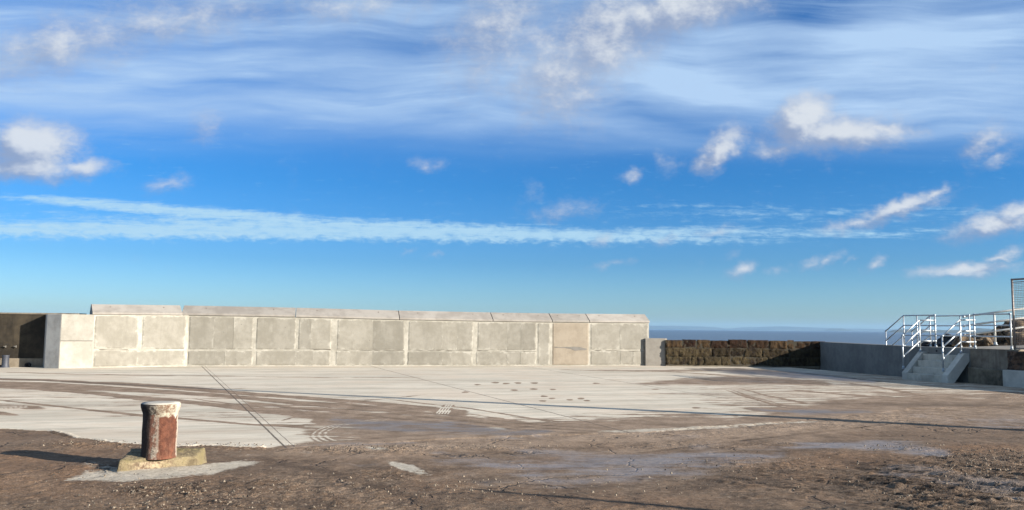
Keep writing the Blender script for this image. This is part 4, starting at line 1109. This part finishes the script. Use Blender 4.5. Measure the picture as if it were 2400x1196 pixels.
# front guard rail left of the steps and the slope down beyond
nL = .42
rail_thing('guard_rail', 'galvanised guard rail on the wall left of the steps, its end sloping down left', 'railing', S(1.85, nL, ZW),
           [(S(1.83, nL, ZW), S(1.83, nL, H1)), (S(2.66, nL, ZW), S(2.66, nL, H1)), (S(3.30, nL, ZW), S(3.30, nL, H1)), (S(4.22, nL, .35), S(4.22, nL, H1 - .56))],
           [[S(1.83, nL, H1), S(3.30, nL, H1), S(4.22, nL, H1 - .56)], [S(1.83, nL, H2), S(3.30, nL, H2), S(4.22, nL, H2 - .56)], [S(1.83, nL, H3), S(3.30, nL, H3), S(4.22, nL, H3 - .56)]])
nB = 1.62
rail_thing('guard_rail', 'galvanised tube guard rail on the seaward side of the landing, turning back towards the wall', 'railing', S(2.0, nB, 1.04),
           [(S(1.98, nB, 1.04), S(1.98, nB, H1)), (S(3.36, nB, 1.04), S(3.36, nB, H1)), (S(4.27, nB, .35), S(4.27, nB, H1 - .56)), (S(1.12, 1.15, 1.06), S(1.12, 1.15, H1))],
           [[S(1.12, 1.15, H1), S(1.98, nB, H1), S(3.36, nB, H1), S(4.27, nB, H1 - .56)], [S(1.12, 1.15, H2), S(1.98, nB, H2), S(3.36, nB, H2), S(4.27, nB, H2 - .56)], [S(1.12, 1.15, H3), S(1.98, nB, H3), S(3.36, nB, H3), S(4.27, nB, H3 - .56)]])
# right of the steps
rail_thing('guard_rail', 'galvanised tube guard rail on the wall between the steps and the mesh fence', 'railing', S(.15, .40, ZW),
           [(S(.17, .40, ZW), S(.17, .40, H1)), (S(-1.20, .40, ZW), S(-1.20, .40, H1))],
           [[S(.17, .40, H1), S(-1.20, .40, H1)], [S(.17, .40, H2), S(-1.20, .40, H2)], [S(.17, .40, H3), S(-1.20, .40, H3)]])
# stair hand rails
for s0, lab, n1_ in ((1.86, 'left galvanised handrail of the concrete steps, nearer the plain wall', .42), (.13, 'right galvanised handrail of the concrete steps, nearer the mesh fence', .40)):
    nu_, nl_ = -.20, -RUN - .03
    zu, zl = 1.99, 1.46
    rows = []
    for dz in (0, .35, .70):
        rows.append([S(s0, nl_, zl - dz), S(s0, nu_, zu - dz), S(s0 - (.03 if s0 > 1 else -.03), n1_, zu - dz)])
    rail_thing('stair_handrail', lab, 'handrail', S(s0, nu_, .925), [(S(s0, nl_, .36), S(s0, nl_, zl)), (S(s0, nu_, .925), S(s0, nu_, zu))], rows, 'handrails of the concrete steps')
# bright ramp rail behind
ra = Vector((16.75, 30.0, 0)); rb = Vector((20.1, 29.6, 0))
def RR(f, z): return ra.lerp(rb, f) + Z * z
rail_thing('ramp_rail', 'bright sunlit pale tube railing climbing to the right behind the guard rails', 'railing', RR(0, 1.12),
           [(RR(.30, 1.15), RR(.30, 2.30)), (RR(.92, 1.5), RR(.92, 2.64))],
           [[RR(-.02, 2.17), RR(1, 2.68)], [RR(-.02, 1.83), RR(1, 2.34)], [RR(-.02, 1.49), RR(1, 2.0)]], mat=mat_simple('pale_galvanised_tube', (0.55, 0.54, 0.50), .5, .1, .12), r=.036)

# mesh fence panel
fn = .20
fr = empty('mesh_fence_panel', S(-1.50, fn, 1.1), 'tall tube framed wire mesh fence panel at the right edge', 'fence')
bm = bmesh.new()
base_ = S(-1.50, fn, 1.1)
FZ0, FZ1, FL = 1.10, 3.20, 3.0
P_ = lambda s, z: S(-1.50 - s, fn, z) - base_
polytube(bm, [P_(0, FZ0), P_(0, FZ1), P_(FL, FZ1), P_(FL, FZ0)], .030)
ball(bm, P_(0, FZ1), .035)
tube(bm, P_(0, FZ0 + .03), P_(FL, FZ0 + .03), .018)
link('frame', bm_mesh(bm, True), M_FRAME, fr)
bm = bmesh.new()
for i in range(1, int(FL / .055)): tube(bm, P_(.055 * i, FZ0 + .03), P_(.055 * i, FZ1 - .08), .0042, 4, False)
for j in range(0, 38): tube(bm, P_(0, FZ0 + .05 + .0535 * j), P_(FL, FZ0 + .05 + .0535 * j), .0042 if j % 2 else .0062, 4, False)
tube(bm, P_(0, FZ1 - .08), P_(FL, FZ1 - .08), .012, 8)
link('wire_mesh', bm_mesh(bm), M_WIRE, fr)
# timber post behind mesh
tp_ = S(-2.1, .95, 1.1)
bm = bmesh.new(); bmesh.ops.create_cube(bm, size=1, matrix=Matrix.Translation((0, 0, .62)) @ Matrix.Diagonal((.11, .11, 1.25, 1)))
for e_ in range(3): tube(bm, Vector((-.07, -.0, .35 + .3 * e_)), Vector((.07, 0, .35 + .3 * e_)), .014)
o = link('timber_post', bm_mesh(bm), M_WPOST); o.location = (tp_.x, tp_.y, 1.15); o.rotation_euler = (0, 0, .3); bevel(o, .01)
tag(o, 'weathered dark timber post standing just behind the wire mesh', 'post')

# ------------------------------------------------------------------ rocks of the bank
def mat_rock():
    m, b, out = new_mat('shore_rock')
    P = b.obj(); n = b.noise(P, 2.4, 8, .7); r = b.rand()
    c = b.mix(r, (0.085, 0.055, 0.030), (0.20, 0.140, 0.080))
    col = b.mix(b.ss(n, .42, .62), (0.028, 0.020, 0.014), c)
    out(col, .95, b.bump(n, 1.0, .12)); return m
M_ROCK = mat_rock()
M_WETROCK = mat_simple('dark_wet_rock', (0.020, 0.018, 0.020), .75, 0, .4, 3)
def rock_mesh(seed, sx_, sy_, sz_):
    bm = bmesh.new(); bmesh.ops.create_icosphere(bm, subdivisions=4, radius=1)
    for v in bm.verts:
        p = v.co.copy(); k = 1 + .32 * mnoise.noise(p * 1.2 + Vector((seed, 0, 0))) + .16 * mnoise.noise(p * 3 + Vector((0, seed, 0))) + .06 * mnoise.noise(p * 8)
        for ax in ((1, .2, .3), (-.4, 1, .2), (.3, -.5, 1), (-1, -.3, .4), (.1, .9, -.8)):
            a = Vector(ax).normalized(); h = p.dot(a); lim = .72
            if h > lim: p -= a * (h - lim)
        v.co = Vector((p.x * sx_, p.y * sy_, p.z * sz_)) * k
    return bm_mesh(bm, False)
# (photo x, photo y of centre, distance, size, label, material)
rocks = [(2258, 800, 29.2, .30, 'pale brown rock behind the rail posts at the right side of the steps'), (2283, 799, 30.5, .34, 'brown craggy rock just right of the pale rock behind the rails'),
         (2306, 797, 31.5, .36, 'brown rock in the middle of the bank behind the guard rail'), (2328, 791, 33, .45, 'large brown rock high on the bank, left of the fence post'),
         (2350, 784, 34, .50, 'brown rock high on the bank beside the mesh fence post'), (2268, 806, 31.5, .30, 'low brown rock at the foot of the rocky bank'),
         (2378, 776, 33, .6, 'large rust brown boulder seen through the left of the wire mesh'), (2402, 770, 32.5, .65, 'large rust brown boulder seen through the mesh at the frame edge'), (2392, 792, 30, .5, 'reddish boulder low behind the wire mesh')]
for i, (rx, ry, dist, sz_, lab) in enumerate(rocks):
    r_ = ray(rx, ry); t = dist / r_.y; c = Vector((0, 0, EYE)) + r_ * t
    o = link('rock', rock_mesh(i * 3.7, sz_ * random.uniform(.9, 1.3), sz_, sz_ * random.uniform(.6, .8)), M_ROCK)
    o.location = c; o.rotation_euler = (0, 0, random.uniform(0, 6)); tag(o, lab, 'rock', 'rocks on the bank behind the railings')
for i, (rx, ry, dist, sx_, sz_, lab) in enumerate([(2235, 800, 36, .75, .30, 'dark wet jagged rock seen through the stair handrails'), (2205, 806, 37, .5, .16, 'low dark rock left of the jagged one behind the handrails'), (2172, 806, 38, .5, .14, 'flat dark rock seen low between the left handrail posts'), (2252, 804, 34, .5, .2, 'dark rock beside the pale brown rock behind the rails')]):
    r_ = ray(rx, ry); t = dist / r_.y; c = Vector((0, 0, EYE)) + r_ * t
    o = link('rock', rock_mesh(40 + i * 2.3, sx_, sx_ * .8, sz_), M_WETROCK)
    o.location = c; o.rotation_euler = (0, 0, random.uniform(-.4, .4)); tag(o, lab, 'rock', 'dark rocks on the shore beyond the steps')
# bank body carrying the rocks
bm = bmesh.new(); vs = []; fs = []
NU, NV = 60, 16
prof_x = [2215, 2250, 2275, 2300, 2330, 2360, 2400, 2600, 3000]; prof_h = [1.0, 1.15, 1.25, 1.45, 1.75, 1.95, 2.05, 2.3, 2.6]
for j in range(NV + 1):
    for i in range(NU + 1):
        x = 2195 + (3000 - 2195) * (i / NU) ** 1.5; y = 30.8 + 7 * j / NV
        X = (x - 1200) / F0 * 33 * (1 + (y - 33) / 60); top = np.interp(x, prof_x, prof_h)
        prof_ = max(0, 1 - ((j / NV - .5) / .5) ** 2)
        zz = -4.5 + (top + 4.5 - .15) * prof_ ** .35 + .18 * mnoise.noise(Vector((X * 1.3, y * 1.3, 0))) + .10 * mnoise.noise(Vector((X * 4, y * 4, 0)))
        vs.append((X, y, zz))
for j in range(NV):
    for i in range(NU): fs.append((j * (NU + 1) + i, j * (NU + 1) + i + 1, (j + 1) * (NU + 1) + i + 1, (j + 1) * (NU + 1) + i))
o = link('bank', mesh_from(vs, fs, False), M_ROCK); tag(o, kind='structure')

# dark shore strip seen just above the stair wall
# ------------------------------------------------------------------ mooring bollard
_f = G(371.5, 1070.5, .135); _t = Vector((_f.x, _f.y, 0)).normalized()
BP = Vector((_f.x, _f.y, 0)) + _t * .188
moor = empty('mooring_bollard', BP, 'rusty red brown mooring bollard with flared whitened top on a mossy concrete slab', 'bollard')
def mat_bollard():
    m, b, out = new_mat('rusty_bollard')
    P = b.obj(); x, y, z = b.sep(P)
    n = b.noise(P, 9, 7, .7); n2 = b.noise(P, 28, 6, .7); vs_ = b.noise(b.mapping(P, scale=(16, 16, 2.4)), 1, 6, .7)
    rust = b.mix(b.ss(n, .35, .65), (0.055, 0.019, 0.011), (0.118, 0.044, 0.025))
    rust = b.mix(b.mul(b.ss(b.noise(P, 5, 3, .5), .58, .66), .5), rust, (0.16, 0.05, 0.022))
    rust = b.mix(b.mul(b.ss(vs_, .5, .7), .5), rust, (0.19, 0.105, 0.068))
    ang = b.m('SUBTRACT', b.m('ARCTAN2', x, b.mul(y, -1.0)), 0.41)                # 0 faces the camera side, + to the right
    leftk = b.ss(b.add(ang, b.mul(b.sub(b.noise(P, 4.0, 6, .7), .5), 1.5)), -.02, -.16)
    crust = b.mix(b.ss(n2, .40, .62), (0.05, 0.035, 0.028), (0.27, 0.235, 0.19))
    crust = b.mix(b.ss(b.add(b.mul(vs_, .5), b.mul(n, .5)), .48, .58), (0.13, 0.06, 0.04), crust)
    col = b.mix(leftk, rust, crust)
    line = b.ss(b.m('ABSOLUTE', b.add(b.add(ang, .14), b.mul(b.sub(n, .5), .5))), .03, .09, 1, 0)
    col = b.mix(b.mul(line, .5), col, (0.26, 0.22, 0.18))
    edge = b.add(z, b.add(b.mul(b.sub(b.noise(P, 5.5, 6, .7), .5), .30), b.add(b.mul(b.sub(n, .5), .18), b.mul(b.ss(ang, .2, 1.2), .03))))
    topk = b.ss(b.add(edge, b.mul(b.sub(n2, .5), .07)), .57, .60)
    white = b.mix(b.ss(b.add(b.mul(n2, .6), b.mul(n, .4)), .42, .60), (0.12, 0.07, 0.045), (0.32, 0.295, 0.23))
    white = b.mix(b.ss(b.add(ang, b.mul(n2, .6)), .9, 1.3), white, (0.36, 0.34, 0.28))
    dk = b.mix(b.ss(n2, .45, .6), (0.03, 0.025, 0.022), (0.16, 0.14, 0.115))
    white = b.mix(b.ss(b.add(ang, b.mul(b.sub(n, .5), .6)), -.1, -.4), white, dk)
    col = b.mix(topk, col, white)
    shade_k = b.ss(b.add(ang, b.mul(b.sub(n, .5), .45)), -.50, -.68)  # darkens the side turned from the sun: shade painted into the colour
    col = b.mix(b.mul(shade_k, .9), col, (0.022, 0.017, 0.015))
    rk = b.ss(b.add(ang, b.mul(b.sub(n2, .5), .5)), 1.15, 1.3)
    col = b.mix(rk, col, (0.36, 0.30, 0.24))
    out(col, .88, b.bump(b.add(n2, b.mul(n, .7)), 1.0, .014), spec=.3)
    return m
bm = bmesh.new()
Rb = .186
prof = [(Rb * 1.03, .10), (Rb, .13), (Rb * .99, .25), (Rb * 1.0, .40), (Rb * .985, .52), (Rb, .595), (Rb * 1.07, .63), (Rb * 1.12, .66), (Rb * 1.13, .675), (Rb * 1.14, .70), (Rb * 1.10, .706)]
sub = []
for (r0, z0), (r1, z1) in zip(prof[:-1], prof[1:]):
    k = max(1, int((z1 - z0) / .02))
    sub += [(r0 + (r1 - r0) * i / k, z0 + (z1 - z0) * i / k) for i in range(k)]
sub.append(prof[-1])
lathe(bm, sub, 64, jit=.018)
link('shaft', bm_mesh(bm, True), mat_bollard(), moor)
bm = bmesh.new(); lathe(bm, [(Rb * 1.115, .690), (Rb * 1.09, .712), (Rb * .7, .716), (Rb * .3, .718), (0, .718)], 48, jit=.02)
link('concrete_fill', bm_mesh(bm, True), mat_concrete('bollard_fill', (0.30, 0.275, 0.235), (0.40, 0.375, 0.325), scale=2, objspace=True), moor)
def mat_mossy():
    m, b, out = new_mat('mossy_concrete')
    P = b.obj(); n = b.noise(P, 6, 7, .7); n2 = b.noise(P, 22, 6, .7); n3 = b.noise(P, 3, 4, .6)
    col = b.mix(b.ss(n, .38, .62), (0.105, 0.080, 0.045), (0.235, 0.190, 0.110))
    col = b.mix(b.mul(b.ss(n3, .46, .62), .8), col, (0.135, 0.108, 0.042))
    x, y, z = b.sep(P)
    exp = b.mul(b.ss(b.m('ABSOLUTE', b.add(x, b.mul(b.sub(n, .5), .4))), .05, .25, 1, 0), b.ss(b.add(z, b.mul(b.sub(n2, .5), .06)), .085, .075))
    agg = b.mix(b.ss(n2, .42, .58), (0.14, 0.085, 0.06), (0.36, 0.29, 0.19))
    col = b.mix(b.mul(exp, .85), col, agg)
    out(col, .95, b.bump(b.add(n, n2), 1.0, .03)); return m
# plinth slab with worn edges
FL_, FR_ = G(271, 1107), G(463, 1089); 
BR_ = Vector((BP.x + .42, BP.y + .38, 0)); BL_ = Vector((BP.x - .47, BP.y + .30, 0))
vs, fs = [], []
NN = 56
for j in range(NN + 1):
    for i in range(NN + 1):
        u, w = i / NN, j / NN
        p = FL_.lerp(FR_, u).lerp(BL_.lerp(BR_, u), w)
        e = min(u, 1 - u) * .88, min(w, 1 - w) * .75
        em = min(e)
        zt_ = .155 - .05 * (1 - w) ** 2 - .028 * max(0, u - .55) / .45 * (1 - w) - .02 * max(0, .3 - u)
        k = smooth(0, .035 if w > .06 or w < .001 else .045, em)
        pt = Vector((p.x * 9, p.y * 9, 0))
        zz = zt_ * float(k) + .012 * mnoise.noise(pt) * float(k) + .008 * mnoise.noise(pt * 3.3) * float(k)
        if em < 1e-6: zz = -.03
        sh = .022 * mnoise.noise(pt * .8 + Vector((9, 9, 0)))
        vs.append(Vector((p.x + sh, p.y + sh * .7, zz)) - BP)
for j in range(NN):
    for i in range(NN): fs.append((j * (NN + 1) + i, j * (NN + 1) + i + 1, (j + 1) * (NN + 1) + i + 1, (j + 1) * (NN + 1) + i))
link('base_slab', mesh_from(vs, fs, True), mat_mossy(), moor)

# ------------------------------------------------------------------ loose stones (uncountable)
def gravel():
    rng = random.Random(5); vs, fs = [], []
    spots = [(370, 1150, 130, 18, 160), (2300, 1085, 130, 35, 420), (2200, 1150, 260, 40, 260), (640, 1150, 420, 35, 260), (850, 1052, 170, 8, 120), (200, 1040, 120, 7, 90), (230, 1110, 200, 25, 60), (450, 1043, 210, 4, 150),
             (1800, 1090, 250, 30, 140), (1150, 1150, 300, 30, 160), (2100, 1050, 90, 8, 70), (1080, 1046, 300, 5, 120), (450, 1185, 250, 12, 120), (1500, 1120, 300, 40, 80)]
    for cx, cy, a, h, n in spots:
        for _ in range(n):
            g = G(cx + rng.gauss(0, a * .6), min(1230, cy + rng.gauss(0, h * .6)))
            if g.y < 5 or g.y > 14: continue
            if abs(g.x - BP.x) < .55 and abs(g.y - BP.y) < .45: continue
            s = .004 + .012 * rng.random() ** 3.5
            b0 = len(vs); ang = rng.random() * 6
            for k in range(6):
                an = ang + k * math.pi / 3; rr = s * rng.uniform(.7, 1.25)
                vs.append((g.x + math.cos(an) * rr, g.y + math.sin(an) * rr, .0 + rng.uniform(-.002, .004) + .005))
            for k in range(3):
                an = ang + k * 2.09; rr = s * rng.uniform(.3, .6)
                vs.append((g.x + math.cos(an) * rr, g.y + math.sin(an) * rr, .008 + s * rng.uniform(.6, 1.1)))
            for k in range(3):
                a0, a1, a2 = b0 + 2 * k, b0 + 2 * k + 1, b0 + (2 * k + 2) % 6; t0, t1 = b0 + 6 + k, b0 + 6 + (k + 1) % 3
                fs += [(a0, a1, t0), (a1, t1, t0), (a1, a2, t1)]
            fs.append((b0 + 6, b0 + 7, b0 + 8))
    m, b, out = new_mat('loose_stone')
    n = b.noise(b.pos(), 9, 2, .5)
    out(b.mix(b.ss(n, .4, .62), (0.035, 0.027, 0.020), (0.21, 0.17, 0.125)), .9)
    o = link('gravel', mesh_from(vs, fs), m); tag(o, 'loose pale and dark stones scattered over the muddy ground', 'gravel', None, 'stuff')
gravel()

# ------------------------------------------------------------------ tall posts standing beyond the right edge; their shadows cross the quay
def mast(name, base, H, r0, r1, label, head=False):
    root = empty(name, base, label, 'mast')
    bm = bmesh.new()
    bmesh.ops.create_cone(bm, cap_ends=True, segments=16, radius1=r0, radius2=r1, depth=H, matrix=Matrix.Translation((0, 0, H / 2)))
    bmesh.ops.create_cone(bm, cap_ends=True, segments=16, radius1=r0 * 1.5, radius2=r0 * 1.35, depth=1.0, matrix=Matrix.Translation((0, 0, .5)))
    link('pole', bm_mesh(bm, True), M_GALV, root)
    if H < 5: return
    bm = bmesh.new()
    bmesh.ops.create_cube(bm, size=1, matrix=Matrix.Translation((.25, 0, H + .04)) @ Matrix.Diagonal((.62, .2, .1, 1)))
    bevel(link('lamp_head', bm_mesh(bm), M_FRAME, root), .03)
def shadow_base(px, py, back):                             # a point on the ground line, then back towards the sun
    g = G(px, py); return Vector((g.x, g.y, 0)) + SUN_DIR * back
g1 = G(2400, 1006)
b1 = Vector((g1.x, g1.y, 0)) + SUN_DIR * 6.5
mast('tapered_mast', b1, 10.6, .21, .04, 'tall tapered mast beyond the right edge, known by its long thin shadow across the slab')
g2 = G(1150, 1146)
b2 = Vector((g2.x, g2.y, 0)) + SUN_DIR * 9.5
mast('tapered_mast', b2, 3.0, .12, .03, 'short thick mast near the camera, known by its soft shadow at the bottom')
